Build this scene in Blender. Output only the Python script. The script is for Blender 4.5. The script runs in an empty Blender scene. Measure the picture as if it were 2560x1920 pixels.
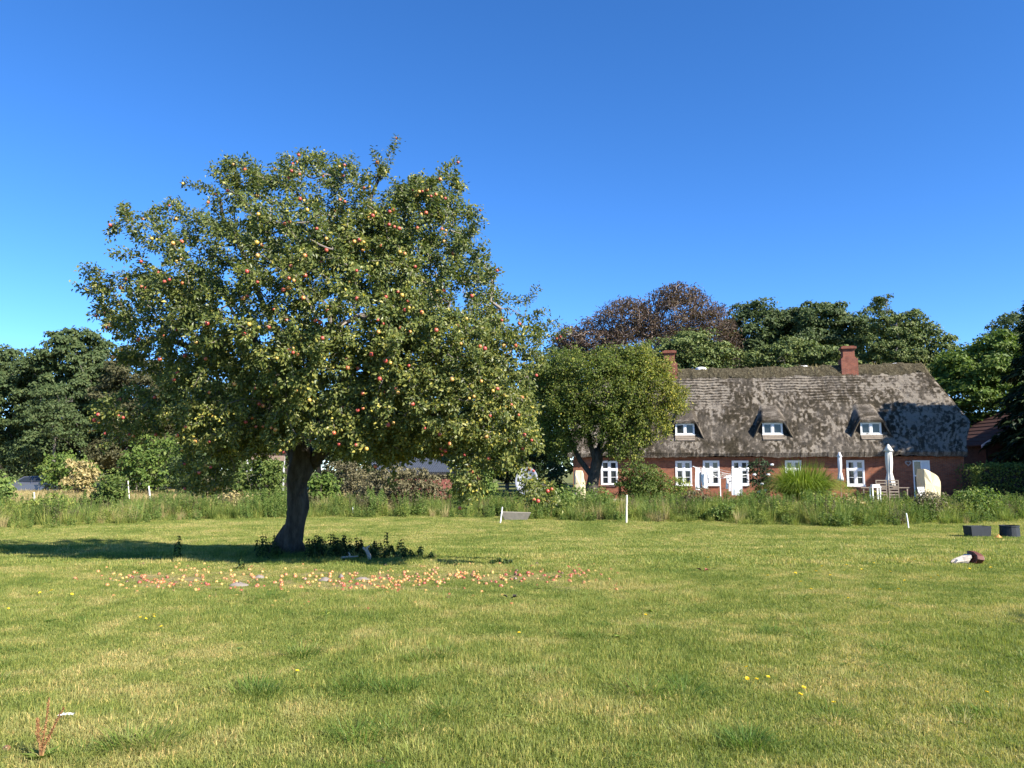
import bpy, math, random
import numpy as np
from mathutils import Vector, Matrix, Euler

# ------------------------------------------------------------------ camera, light, exposure
SC = bpy.context.scene
EYE = np.array([0.0, 0.0, 1.55]); TH = math.radians(6.29); FPX = 1923.0   # eye point, upward pitch, focal length in photo pixels
cam_d = bpy.data.cameras.new('camera'); cam = bpy.data.objects.new('camera', cam_d); SC.collection.objects.link(cam)
cam.location = EYE; cam.rotation_euler = (math.pi/2 + TH, 0, 0)
cam_d.sensor_width = 36.0; cam_d.lens = 36.0*FPX/2560.0; cam_d.clip_start = 0.05; cam_d.clip_end = 3000
SC.camera = cam
SUN_AZ, SUN_EL = math.radians(-38.0), math.radians(35.0)
SUN = Vector((math.cos(SUN_AZ)*math.cos(SUN_EL), math.sin(SUN_AZ)*math.cos(SUN_EL), math.sin(SUN_EL)))
world = bpy.data.worlds.new('World'); SC.world = world; world.use_nodes = True
wn = world.node_tree; wn.nodes.clear()
sky = wn.nodes.new('ShaderNodeTexSky'); sky.sky_type = 'NISHITA'; sky.sun_disc = False
sky.sun_elevation = SUN_EL; sky.sun_rotation = math.atan2(SUN.x, SUN.y)
sky.altitude = 0; sky.air_density = 0.62; sky.dust_density = 0.0; sky.ozone_density = 5.0
bg = wn.nodes.new('ShaderNodeBackground'); bg.inputs['Strength'].default_value = 0.112
wo = wn.nodes.new('ShaderNodeOutputWorld')
hs = wn.nodes.new('ShaderNodeHueSaturation'); hs.inputs['Saturation'].default_value = 1.18; hs.inputs['Hue'].default_value = 0.504
wn.links.new(sky.outputs[0], hs.inputs['Color']); wn.links.new(hs.outputs[0], bg.inputs[0]); wn.links.new(bg.outputs[0], wo.inputs[0])
sun_d = bpy.data.lights.new('sun', 'SUN'); sun_d.energy = 5.0; sun_d.angle = math.radians(0.53); sun_d.color = (1.0, 0.93, 0.82)
sun = bpy.data.objects.new('sun', sun_d); SC.collection.objects.link(sun)
sun.location = (30, -15, 40); sun.rotation_euler = SUN.to_track_quat('Z', 'Y').to_euler()
SC.view_settings.view_transform = 'Standard'; SC.view_settings.look = 'None'
SC.view_settings.exposure = 1.45; SC.view_settings.gamma = 1.0; SC.view_settings.use_curve_mapping = False
SC.render.engine = 'CYCLES'
SC.cycles.max_bounces = 6; SC.cycles.diffuse_bounces = 3; SC.cycles.glossy_bounces = 2
SC.cycles.transmission_bounces = 3; SC.cycles.caustics_reflective = False; SC.cycles.caustics_refractive = False
SC.cycles.use_denoising = True

# ------------------------------------------------------------------ helpers
np.seterr(over='ignore'); rng = np.random.default_rng(11); random.seed(11)
COL = SC.collection
def nrm(a): return a/np.maximum(np.linalg.norm(a, axis=-1, keepdims=True), 1e-9)
def smooth(a, b, x):
    t = np.clip((np.asarray(x, float)-a)/(b-a), 0, 1); return t*t*(3-2*t)
def hash3(i, j, k, s=0):
    h = (i.astype(np.int64)*374761393 + j.astype(np.int64)*668265263 + k.astype(np.int64)*2147483647 + s*974634777) & 0xffffffff
    h = ((h ^ (h >> 13))*1274126177) & 0xffffffff; h = ((h ^ (h >> 16))*2246822519) & 0xffffffff
    return ((h ^ (h >> 15)) & 0xffffff)/float(0xffffff)
def vnoise(x, y, z=0.0, s=0):
    x, y, z = np.broadcast_arrays(np.asarray(x, float), np.asarray(y, float), np.asarray(z, float))
    i, j, k = np.floor(x), np.floor(y), np.floor(z); f, g, h = x-i, y-j, z-k
    f, g, h = f*f*(3-2*f), g*g*(3-2*g), h*h*(3-2*h); r = 0
    for a in (0, 1):
        for b in (0, 1):
            for c in (0, 1):
                r = r + (f if a else 1-f)*(g if b else 1-g)*(h if c else 1-h)*hash3(i+a, j+b, k+c, s)
    return r
def fbm(x, y, z=0.0, o=4, s=0):
    r, a, t = 0, 1.0, 0
    for q in range(o):
        r = r + a*vnoise(np.asarray(x)*2**q, np.asarray(y)*2**q, np.asarray(z)*2**q, s+q); t += a; a *= .55
    return r/t
def gz(x, y):
    """terrain height: flat by the camera, falling about 0.4 m behind the apple tree"""
    x, y = np.asarray(x, float), np.asarray(y, float)
    w = smooth(-3.2, 0.6, x)
    z = -0.42*((1-w)*smooth(15.2, 18.9, y) + w*smooth(11, 24, y))
    return z + 0.035*(vnoise(x*.35+9, y*.35)-.5)*smooth(2, 6, y)*(1-smooth(24, 40, y))
def ray(px, py):
    a, b = (px-1280)/FPX, (960-py)/FPX
    return np.array([a, math.cos(TH)-b*math.sin(TH), math.sin(TH)+b*math.cos(TH)])
def at(px, py, Y):
    d = ray(px, py); return EYE + d*(Y/d[1])
def on_ground(px, py):
    d = ray(px, py); t0, t = 1.0, 1.0
    while t < 250:
        p = EYE+d*t
        if p[2] < gz(p[0], p[1]): break
        t0 = t; t *= 1.02
    for _ in range(25):
        m = (t0+t)/2; p = EYE+d*m
        if p[2] < gz(p[0], p[1]): t = m
        else: t0 = m
    p = EYE+d*t; return np.array([p[0], p[1], float(gz(p[0], p[1]))])
def mpp(Y): return Y/FPX            # metres per photo pixel at depth Y

def mesh_np(name, V, F, mats, mi=None, rnd=None, smooth_sh=False, vattr=None):
    V = np.asarray(V, np.float32); Fs = [np.asarray(f, np.int32) for f in (F if isinstance(F, list) else [F]) if len(f)]
    me = bpy.data.meshes.new(name)
    me.vertices.add(len(V)); me.vertices.foreach_set('co', V.ravel())
    loops = np.concatenate([f.ravel() for f in Fs]); tot = np.concatenate([np.full(len(f), f.shape[1], np.int32) for f in Fs])
    st = np.concatenate([[0], np.cumsum(tot)[:-1]]).astype(np.int32)
    me.loops.add(len(loops)); me.loops.foreach_set('vertex_index', loops)
    me.polygons.add(len(tot)); me.polygons.foreach_set('loop_start', st); me.polygons.foreach_set('loop_total', tot)
    for m in (mats if isinstance(mats, (list, tuple)) else [mats]): me.materials.append(m)
    if mi is not None: me.polygons.foreach_set('material_index', np.asarray(mi, np.int32))
    me.polygons.foreach_set('use_smooth', np.full(len(tot), bool(smooth_sh)))
    if rnd is not None:
        a = me.attributes.new('rnd', 'FLOAT', 'FACE'); a.data.foreach_set('value', np.asarray(rnd, np.float32))
    for k, v in (vattr or {}).items():
        a = me.attributes.new(k, 'FLOAT', 'POINT'); a.data.foreach_set('value', np.asarray(v, np.float32))
    me.update(calc_edges=True); me.validate(); return me
def link(name, me, parent=None, loc=None, rot=None):
    o = bpy.data.objects.new(name, me); COL.objects.link(o)
    if parent is not None: o.parent = parent
    if loc is not None: o.location = loc
    if rot is not None: o.rotation_euler = rot
    return o
def tag(o, label=None, cat=None, group=None, kind=None):
    for k, v in (('label', label), ('category', cat), ('group', group), ('kind', kind)):
        if v: o[k] = v
    return o
def thing(name, label, cat, loc, rz=0.0, group=None):
    o = bpy.data.objects.new(name, None); o.empty_display_size = 0.2; COL.objects.link(o)
    o.location = loc; o.rotation_euler = (0, 0, rz); return tag(o, label, cat, group)
def copy_tree(o, parent=None):
    c = o.copy(); COL.objects.link(c)
    if parent is not None: c.parent = parent
    for ch in list(o.children): copy_tree(ch, c)
    return c
class MB:
    """collects boxes, tubes, lathes and sheets into one mesh"""
    def __init__(s): s.V, s.F, s.M, s.n = [], {3: [], 4: []}, {3: [], 4: []}, 0
    def add(s, V, F, m=0):
        V = np.asarray(V, float); s.V.append(V)
        for f in (F if isinstance(F, list) else [F]):
            f = np.asarray(f)
            if len(f): s.F[f.shape[1]].append(f+s.n); s.M[f.shape[1]].append(np.full(len(f), m))
        s.n += len(V); return s
    def box(s, lo, hi, m=0, rot=None, c=None, b=0.0):
        lo, hi = np.asarray(lo, float), np.asarray(hi, float)
        V = np.array([[x, y, z] for x in (0, 1) for y in (0, 1) for z in (0, 1)], float)*(hi-lo)+lo
        if rot is not None:
            c = (lo+hi)/2 if c is None else np.asarray(c, float)
            R = np.array(Euler(rot).to_matrix()); V = (V-c)@R.T+c
        return s.add(V, np.array([[0,1,3,2],[4,6,7,5],[0,4,5,1],[2,3,7,6],[0,2,6,4],[1,5,7,3]]), m)
    def tube(s, P, R, k=8, m=0, cap=True, wob=0.0):
        V, F = tube(P, R, k, wob); s.add(V, F, m)
        if cap:
            n = len(P)
            for base in (0, (n-1)*k):
                i = np.arange(1, k-1); T = np.stack([np.full(k-2, base), base+i, base+i+1], 1)
                s.F[3].append(T+s.n-len(V)); s.M[3].append(np.full(len(T), m))
        return s
    def lathe(s, prof, k=16, m=0, c=(0, 0, 0), fold=None):
        a = np.arange(k)*2*math.pi/k; V = []
        for q, (r, z) in enumerate(prof):
            rr = r*(1+(fold(a, q) if fold else 0)); V.append(np.stack([c[0]+rr*np.cos(a), c[1]+rr*np.sin(a), np.full(k, c[2]+z)], 1))
        n = len(prof); i, j = np.meshgrid(np.arange(n-1), np.arange(k), indexing='ij'); i, j = i.ravel(), j.ravel(); j2 = (j+1) % k
        return s.add(np.concatenate(V), np.stack([i*k+j, i*k+j2, (i+1)*k+j2, (i+1)*k+j], 1), m)
    def grid(s, G, m=0):
        a, b = G.shape[:2]; i, j = np.meshgrid(np.arange(a-1), np.arange(b-1), indexing='ij'); i, j = i.ravel(), j.ravel()
        return s.add(G.reshape(-1, 3), np.stack([i*b+j, i*b+j+1, (i+1)*b+j+1, (i+1)*b+j], 1), m)
    def build(s, name, mats, parent=None, off=None, smooth_sh=False, rnd=False):
        V = np.concatenate(s.V); V = V-np.asarray(off, float) if off is not None else V
        F = [np.concatenate(s.F[k]) for k in (3, 4) if s.F[k]]; M = np.concatenate([np.concatenate(s.M[k]) for k in (3, 4) if s.F[k]])
        me = mesh_np(name, V, F, mats, M, rnd=rng.random(len(M)) if rnd else None, smooth_sh=smooth_sh)
        return link(name, me, parent)
def tube(P, R, k=6, wob=0.0):
    P = np.asarray(P, float); n = len(P); R = np.broadcast_to(np.asarray(R, float), (n,))
    T = np.zeros_like(P); T[1:-1] = P[2:]-P[:-2]; T[0] = P[1]-P[0]; T[-1] = P[-1]-P[-2]; T = nrm(T)
    N = np.zeros_like(P); a = np.array([1., 0, 0]) if abs(T[0][0]) < .8 else np.array([0, 1., 0])
    for i in range(n):
        a = a-T[i]*a.dot(T[i]); a = a/max(np.linalg.norm(a), 1e-9); N[i] = a
    B = np.cross(T, N); th = np.arange(k)*2*math.pi/k
    rr = R[:, None]*np.ones(k)
    if wob: rr = rr*(1+wob*(vnoise(np.cos(th)[None]*1.7+5, np.sin(th)[None]*1.7+P[:, 2:3]*2.2, P[:, 2:3]*1.3)-.5)*2)
    V = P[:, None]+(N[:, None]*np.cos(th)[None, :, None]+B[:, None]*np.sin(th)[None, :, None])*rr[..., None]
    i, j = np.meshgrid(np.arange(n-1), np.arange(k), indexing='ij'); i, j = i.ravel(), j.ravel(); j2 = (j+1) % k
    return V.reshape(-1, 3), np.stack([i*k+j, i*k+j2, (i+1)*k+j2, (i+1)*k+j], 1)

# ------------------------------------------------------------------ materials
class NT:
    def __init__(s, name):
        s.m = bpy.data.materials.new(name); s.m.use_nodes = True; s.t = s.m.node_tree; s.t.nodes.clear()
        s.out = s.new('ShaderNodeOutputMaterial'); s.p = s.new('ShaderNodeBsdfPrincipled'); s.ln(s.p.outputs[0], s.out.inputs[0])
    def new(s, t, **kw):
        n = s.t.nodes.new(t)
        for k, v in kw.items(): setattr(n, k, v)
        return n
    def ln(s, a, b): s.t.links.new(a, b)
    def obj(s): return s.new('ShaderNodeTexCoord').outputs['Object']
    def pos(s): return s.new('ShaderNodeNewGeometry').outputs['Position']
    def attr(s, name): return s.new('ShaderNodeAttribute', attribute_name=name).outputs['Fac']
    def mapv(s, v, sc): 
        n = s.new('ShaderNodeMapping'); n.inputs['Scale'].default_value = sc; s.ln(v, n.inputs['Vector']); return n.outputs[0]
    def noise(s, v, sc, det=4, ro=.6):
        n = s.new('ShaderNodeTexNoise'); n.inputs['Scale'].default_value = sc; n.inputs['Detail'].default_value = det; n.inputs['Roughness'].default_value = ro
        if v is not None: s.ln(v, n.inputs['Vector'])
        return n.outputs['Fac']
    def ramp(s, f, stops):
        n = s.new('ShaderNodeValToRGB'); e = n.color_ramp.elements
        while len(e) < len(stops): e.new(0.5)
        for q, (p, c) in zip(e, stops): q.position = p; q.color = (*c, 1) if len(c) == 3 else c
        s.ln(f, n.inputs[0]); return n.outputs[0]
    def mix(s, f, a, b, mode='MIX'):
        n = s.new('ShaderNodeMix', data_type='RGBA', blend_type=mode)
        for v, i in ((f, 0), (a, 6), (b, 7)):
            if isinstance(v, (int, float)): n.inputs[i].default_value = v
            elif isinstance(v, tuple): n.inputs[i].default_value = (*v, 1)
            else: s.ln(v, n.inputs[i])
        return n.outputs[2]
    def math(s, op, a, b=0.0):
        n = s.new('ShaderNodeMath', operation=op)
        for v, i in ((a, 0), (b, 1)):
            if isinstance(v, (int, float)): n.inputs[i].default_value = v
            else: s.ln(v, n.inputs[i])
        return n.outputs[0]
    def bump(s, h, st, d=.02):
        n = s.new('ShaderNodeBump'); n.inputs['Strength'].default_value = st; n.inputs['Distance'].default_value = d
        s.ln(h, n.inputs['Height']); s.ln(n.outputs[0], s.p.inputs['Normal']); return n
    def set(s, col=None, rough=.7, spec=.3, metal=0.0):
        if col is not None:
            if isinstance(col, tuple): s.p.inputs['Base Color'].default_value = (*col, 1)
            else: s.ln(col, s.p.inputs['Base Color'])
        s.p.inputs['Roughness'].default_value = rough; s.p.inputs['Specular IOR Level'].default_value = spec; s.p.inputs['Metallic'].default_value = metal
        return s.m
    def translucent(s, col, f):
        t = s.new('ShaderNodeBsdfTranslucent'); s.ln(col, t.inputs[0]); x = s.new('ShaderNodeMixShader'); x.inputs[0].default_value = f
        s.ln(s.p.outputs[0], x.inputs[1]); s.ln(t.outputs[0], x.inputs[2]); s.ln(x.outputs[0], s.out.inputs[0])
def plain(name, col, rough=.6, spec=.3, var=.25, sc=6.0, bump=0.0, metal=0.0):
    n = NT(name); f = n.noise(n.obj(), sc, 5)
    c = n.ramp(f, [(.25, tuple(x*(1-var) for x in col)), (.75, tuple(min(1, x*(1+var)) for x in col))])
    if bump: n.bump(n.noise(n.obj(), sc*4, 4), bump)
    return n.set(c, rough, spec, metal)
def leafmat(name, stops, trans=.35, rough=.5, spec=.15, patch=(.85, 1.12), psc=.5):
    n = NT(name); c = n.ramp(n.attr('rnd'), stops)
    k = n.ramp(n.noise(n.pos(), psc, 2), [(.3, (patch[0],)*3), (.7, (patch[1],)*3)])
    c = n.mix(1.0, c, k, 'MULTIPLY'); n.set(c, rough, spec); n.translucent(n.mix(1.0, c, (1.25, 1.35, .55), 'MULTIPLY'), trans); return n.m
def grassmat(name, a, b, c, trans=.4):
    n = NT(name); p = n.pos()
    big = n.noise(p, .55, 3, .6); fine = n.noise(p, 2.6, 3, .6)
    f = n.math('ADD', n.math('MULTIPLY', big, .55), n.math('MULTIPLY', fine, .45))
    col = n.ramp(f, [(.38, a), (.5, b), (.6, c)])
    v = n.ramp(n.attr('rnd'), [(0, (.55, .62, .55)), (.55, (1, 1, 1)), (.86, (1.2, 1.15, 1.0)), (.93, (1.9, 1.45, 1.6)), (1, (2.3, 1.7, 2.0))])
    col = n.mix(1.0, col, v, 'MULTIPLY'); n.set(col, .5, .25); n.translucent(n.mix(1.0, col, (1.2, 1.25, .6), 'MULTIPLY'), trans); return n.m
def brickmat(name, c1, c2, mortar, sc=1.0):
    n = NT(name); s = n.new('ShaderNodeSeparateXYZ'); n.ln(n.obj(), s.inputs[0]); cb = n.new('ShaderNodeCombineXYZ')
    n.ln(n.math('ADD', s.outputs[0], s.outputs[1]), cb.inputs[0]); n.ln(s.outputs[2], cb.inputs[1])
    b = n.new('ShaderNodeTexBrick'); n.ln(cb.outputs[0], b.inputs['Vector'])
    for k, v in (('Color1', c1), ('Color2', c2), ('Mortar', mortar)): b.inputs[k].default_value = (*v, 1)
    b.inputs['Scale'].default_value = sc; b.inputs['Brick Width'].default_value = .25; b.inputs['Row Height'].default_value = .077; b.inputs['Mortar Size'].default_value = .012; b.inputs['Bias'].default_value = -.2
    f = n.noise(n.obj(), 3.0, 5, .7); c = n.mix(1.0, b.outputs[0], n.ramp(f, [(.25, (.55, .5, .5)), (.5, (1, 1, 1)), (.8, (1.35, 1.3, 1.25))]), 'MULTIPLY')
    n.bump(b.outputs['Fac'], -.5, .012); return n.set(c, .85, .2)

M_grass = grassmat('lawn_blades', (.15, .205, .042), (.25, .285, .075), (.38, .355, .135))
M_tuft = grassmat('tuft_blades', (.085, .16, .03), (.125, .195, .036), (.19, .235, .05))
M_straw = leafmat('straw', [(0, (.24, .19, .08)), (.6, (.38, .31, .14)), (1, (.5, .42, .22))], .25)
M_weed = leafmat('weed_leaves', [(0, (0.072, 0.126, 0.029)), (.5, (0.138, 0.204, 0.050)), (.85, (0.216, 0.264, 0.072)), (1, (0.324, 0.324, 0.108))], .35)
M_weedy = leafmat('yellowish_weed_leaves', [(0, (0.110, 0.165, 0.033)), (.5, (0.204, 0.248, 0.055)), (1, (0.352, 0.341, 0.099))], .35)
M_wbrown = leafmat('dead_herb', [(0, (.06, .052, .028)), (.6, (.125, .112, .06)), (1, (.24, .21, .11))], .2)
M_apple = leafmat('apple_leaves', [(0, (.036, .055, .018)), (.3, (.08, .11, .032)), (.62, (.15, .175, .05)), (.87, (.27, .27, .075)), (1, (.52, .45, .1))], .34, .4, .28)
M_mid = leafmat('garden_tree_leaves', [(0, (.05, .082, .02)), (.4, (.1, .135, .03)), (.75, (.185, .2, .042)), (1, (.35, .31, .06))], .3)
M_green1 = leafmat('wood_leaves', [(0, (.038, .064, .024)), (.5, (.066, .095, .036)), (1, (.11, .135, .05))], .25)
M_green2 = leafmat('bright_leaves', [(0, (.055, .1, .02)), (.5, (.105, .16, .034)), (1, (.17, .21, .05))], .3)
M_blue = leafmat('dark_bluish_leaves', [(0, (.018, .036, .015)), (.5, (.032, .055, .022)), (1, (.055, .08, .03))], .2)
M_yew = leafmat('conifer_needles', [(0, (.055, .085, .026)), (.5, (.095, .125, .036)), (1, (.16, .18, .055))], .15)
M_spruce = leafmat('spruce_needles', [(0, (.012, .024, .012)), (.6, (.022, .042, .018)), (1, (.05, .075, .025))], .1)
M_beech = leafmat('copper_leaves', [(0, (.055, .036, .028)), (.5, (.1, .066, .05)), (.8, (.145, .1, .075)), (1, (.19, .155, .12))], .25)
M_beech2 = leafmat('brownish_green_leaves', [(0, (.04, .042, .02)), (.5, (.075, .075, .034)), (1, (.12, .11, .055))], .25)
M_misc = leafmat('reed_blades', [(0, (.08, .13, .02)), (.6, (.17, .235, .035)), (1, (.3, .34, .07))], .4)
M_hedge = leafmat('hedge_leaves', [(0, (.045, .08, .018)), (.5, (.09, .13, .03)), (1, (.17, .2, .05))], .3)
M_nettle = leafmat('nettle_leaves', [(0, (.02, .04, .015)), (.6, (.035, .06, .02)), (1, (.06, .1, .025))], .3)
M_dock = leafmat('dock_seeds', [(0, (.12, .05, .025)), (.5, (.26, .13, .055)), (1, (.45, .28, .12))], .15)
def barkmat(name, a, b, sc=7):
    n = NT(name); v = n.mapv(n.obj(), (sc, sc, sc*.28)); f = n.noise(v, 1.6, 6, .7)
    c = n.ramp(f, [(.3, a), (.62, b), (.8, tuple(x*1.5 for x in b))]); n.bump(f, .9, .05); return n.set(c, .9, .15)
M_bark = barkmat('apple_bark', (.022, .019, .015), (.08, .07, .057))
M_barkg = barkmat('grey_bark', (.06, .052, .045), (.16, .145, .125))
M_twig = plain('twig_bark', (.085, .07, .055), .85, .2, .4)
M_twigl = plain('pale_twig', (.19, .165, .14), .85, .2, .3)
# ------------------------------------------------------------------ ground
def ground_mat():
    n = NT('meadow_soil'); p = n.pos(); f = n.noise(p, .5, 4, .65); g = n.noise(p, 22, 5, .75)
    c = n.ramp(n.math('ADD', n.math('MULTIPLY', f, .6), n.math('MULTIPLY', g, .4)), [(.32, (.05, .06, .02)), (.5, (.12, .13, .04)), (.68, (.22, .2, .085))])
    n.bump(g, .6, .03); return n.set(c, .95, .1)
M_ground = ground_mat()
xs = np.unique(np.concatenate([np.linspace(-600, -40, 12), np.linspace(-40, -14, 40), np.linspace(-14, 14, 141), np.linspace(14, 40, 40), np.linspace(40, 600, 12)]))
ys = np.unique(np.concatenate([np.linspace(-120, 0, 8), np.linspace(0, 26, 131), np.linspace(26, 60, 40), np.linspace(60, 900, 14)]))
gx, gy = np.meshgrid(xs, ys, indexing='ij'); b = MB(); b.grid(np.stack([gx, gy, gz(gx, gy)], -1)[:, ::-1])
tag(b.build('ground', M_ground, smooth_sh=True), kind='structure')
# strip of ripe field beyond the left hand weeds
M_field = plain('ripe_field', (.36, .29, .13), .95, .1, .25, .8)
b = MB(); fx, fy = np.meshgrid(np.linspace(-60, -9, 20), np.linspace(47, 86, 20), indexing='ij')
b.grid(np.stack([fx, fy, gz(fx, fy)+.006], -1)[:, ::-1]); tag(b.build('field', M_field), kind='structure')
# paved terrace in front of the house
M_pave = plain('terrace_paving', (.3, .25, .2), .9, .2, .25, 2.0, .3)

# ------------------------------------------------------------------ thatched farmhouse
BETA = math.radians(12.0)
uD, vD = np.array([math.cos(BETA), -math.sin(BETA), 0]), np.array([math.sin(BETA), math.cos(BETA), 0])
Pr = at(2412, 1180, 46.5)
def hit_plane(px, py, P, n):
    d = ray(px, py); return EYE+d*(np.dot(P-EYE, n)/np.dot(d, n))
O = hit_plane(1433, 1180, Pr, vD); O[2] = -0.42
U = float(np.dot(Pr-O, uD))
def fac(px, py, v=0.0):
    p = hit_plane(px, py, O+vD*v, vD)-O; return float(p.dot(uD)), float(p[2])
def loc2w(u, v, w): return O+uD*u+vD*v+np.array([0, 0, w])
HV, OV = 4.6, 0.5
WEB = fac(1920, 1142, -OV)[1]; WE = WEB+.26; WR = fac(2000, 922, HV)[1]
def wfront(v): return WE+(WR-WE)*(np.asarray(v)+OV)/(HV+OV)
def roofhit(px, py):
    lo, hi = -OV, HV
    for _ in range(40):
        m = (lo+hi)/2
        if fac(px, py, m)[1] > wfront(m): lo = m
        else: hi = m
    u, w = fac(px, py, lo); return u, lo, w
uh, vh, WH = roofhit(2424, 1042); ur, _, _ = roofhit(2338, 925); UA, UB = -.32, uh; SHR = uh-fac(2421, 1142, -OV)[0]; DH = max(UB-ur, 1.45); ur = UB-DH
def smin(a, b, k=.3):
    h = np.clip(.5+.5*(b-a)/k, 0, 1); return b*(1-h)+a*h-k*h*(1-h)
def roof_w(u, v):
    f = wfront(v); bk = wfront(2*HV-np.asarray(v)); w = smin(f, bk, .35)
    w = smin(w, WH+(WR-WH)*(UB-u)/DH, .9); w = smin(w, WH+(WR-WH)*(u-UA)/DH, .5)
    return w + .05*(vnoise(u*.35, np.asarray(v)*.4)-.5) - .07*np.clip(smooth(.15, .5, u/U)-smooth(.5, .85, u/U), 0, 1)*.6
M_brick = brickmat('house_brick', (.26, .08, .037), (.145, .048, .028), (.16, .11, .078))
M_brick2 = brickmat('chimney_brick', (.24, .07, .04), (.16, .046, .03), (.17, .11, .085))
M_white = plain('white_paint', (.72, .72, .70), .45, .4, .04, 3)
M_whitec = plain('white_cloth', (.8, .8, .8), .85, .1, .05, 3)
M_glass = NT('window_glass').set((.018, .022, .026), .05, .6)
M_dark = plain('dark_wood', (.03, .026, .022), .8, .2, .3)
M_greyw = plain('weathered_boards', (.2, .165, .13), .85, .2, .3, 8)
def thatch_mat():
    n = NT('thatch'); o = n.obj(); mo = n.attr('moss')
    f = n.noise(n.mapv(o, (1, 1, .6)), 14, 6, .8); fine = n.noise(n.mapv(o, (30, 30, 5)), 1.5, 3, .7)
    k = n.math('ADD', mo, n.math('MULTIPLY', n.math('SUBTRACT', f, .5), 1.5))
    c = n.ramp(k, [(.18, (.215, .19, .155)), (.34, (.135, .115, .092)), (.48, (.062, .051, .036)), (.8, (.03, .025, .016))])
    c = n.mix(1.0, c, n.ramp(fine, [(.3, (.62, .62, .62)), (.6, (1.08, 1.06, 1.04)), (.8, (1.35, 1.35, 1.3))]), 'MULTIPLY')
    c = n.mix(n.ramp(n.noise(o, .5, 3), [(.42, (0, 0, 0)), (.62, (.4, .4, .4))]), c, (.12, .105, .09))
    n.bump(n.math('ADD', fine, f), .8, .05); return n.set(c, .95, .1)
M_thatch = thatch_mat()
def ridge_mat():
    n = NT('heather_ridge'); f = n.noise(n.obj(), 7, 5, .75)
    c = n.ramp(f, [(.3, (.025, .02, .013)), (.5, (.06, .05, .03)), (.68, (.12, .105, .07)), (.8, (.3, .26, .2))]); n.bump(f, 1, .08); return n.set(c, .95, .1)
M_ridge = ridge_mat()

house = thing('cottage', 'long brick cottage with a weathered thatched roof and two chimneys', 'house', O, -BETA)
# roof: fine height field, thick at the eaves and verges
us = np.linspace(UA, UB, 330)
vs = np.unique(np.round(np.concatenate([np.linspace(-OV, 2.4, 62), np.linspace(2.4, 4.9, 104), np.linspace(4.9, 2*HV+OV, 26)]), 5))
gu, gv = np.meshgrid(us, vs, indexing='ij'); gw = roof_w(gu, gv)
dwu, dwv = np.gradient(gw, us, axis=0), np.gradient(gw, vs, axis=1)
nn = nrm(np.stack([-dwu, -dwv, np.ones_like(gw)], -1)); sl = gv*1.66
right = smooth(.62, .95, gu/U); left = 1-smooth(.02, .16, gu/U)
m1 = .15*fbm(gu*2.2, sl*1.5, 0, 3, 3)+.5*fbm(gu*7.5+.4*vnoise(gu*3, sl*3, 5), sl*4.6, 0, 3, 13)+.35*fbm(gu*9, sl*1.6, 0, 3, 23); m2 = fbm(gu*.45+4, sl*.5, 0, 3, 9); streak = vnoise(gu*1.3, sl*.18, 0, 21)
moss = np.clip((m1-.5)*3.0+.53+(m2-.5)*.5+(streak-.5)*.22-.15*right-.1*left, 0, 1)
q = (WR-gw)/.205+.5*vnoise(gu*.7, sl*.6, 3)+.25*vnoise(gu*3, sl, 7); saw = q-np.floor(q)
lm = smooth(WR-3.0, WR-2.2, gw)*(1-smooth(WR-.6, WR-.35, gw))*smooth(.33, .5, vnoise(gu*.35+3, sl*.5, 5))*(1-.75*right)*(1-smooth(.965, 1.0, gu/U))*(gv < HV)
moss = np.clip(moss*(1-.5*lm)+lm*.36*smooth(.5, .95, saw), 0, 1)
disp = .075*(fbm(gu*3.2, sl*3.0, 0, 4, 5)-.5)*2*.7+.05*moss*fbm(gu*7, sl*7, 0, 2, 31)+lm*.05*(saw**1.5-.4)
edge = smooth(0, .5, gu-UA)*smooth(0, .5, UB-gu); disp = disp*(.35+.65*edge)
G = np.stack([gu, gv, gw], -1)+nn*disp[..., None]
shr = SHR*smooth(0, 1, (vh-gv)/(vh+OV))**.8*smooth(U-3.0, UB, gu); G[..., 0] -= shr
def thick(G, A):
    f0 = G[:, :1].copy(); f0[..., 1] += .07; f0[..., 2] = WEB+.13*(vnoise(G[:, :1, 0]*.45, 3)-.5)+.07*(vnoise(G[:, :1, 0]*2.5, 3)-.5)+.06*(vnoise(G[:, :1, 0]*11, 3)-.5)
    f1 = f0.copy(); f1[..., 1] += .42; f1[..., 2] += .12
    b0 = G[:, -1:].copy(); b0[..., 1] -= .07; b0[..., 2] -= .26; b1 = b0.copy(); b1[..., 1] -= .42
    return np.concatenate([f1, f0, G, b0, b1], 1), np.concatenate([A[:, :1]*0+.5, A[:, :1]*0+.35, A, A[:, -1:], A[:, -1:]], 1)
G, A = thick(G, moss)
c0 = G[:1].copy(); c0[..., 0] += .06; c0[:, 2:-2, 2] -= .3; c1 = c0.copy(); c1[..., 0] += .3
d0 = G[-1:].copy(); d0[..., 0] -= .06; d0[:, 2:-2, 2] -= .3; d1 = d0.copy(); d1[..., 0] -= .3
G = np.concatenate([c1, c0, G, d0, d1], 0); A = np.concatenate([A[:1], A[:1], A, A[-1:], A[-1:]], 0)
a, bn = G.shape[:2]; i, j = np.meshgrid(np.arange(a-1), np.arange(bn-1), indexing='ij'); i, j = i.ravel(), j.ravel()
F = np.stack([i*bn+j, (i+1)*bn+j, (i+1)*bn+j+1, i*bn+j+1], 1)
roof = link('roof', mesh_np('roof', G.reshape(-1, 3), F, M_thatch, smooth_sh=False, vattr={'moss': A.ravel()}), house)
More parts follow.
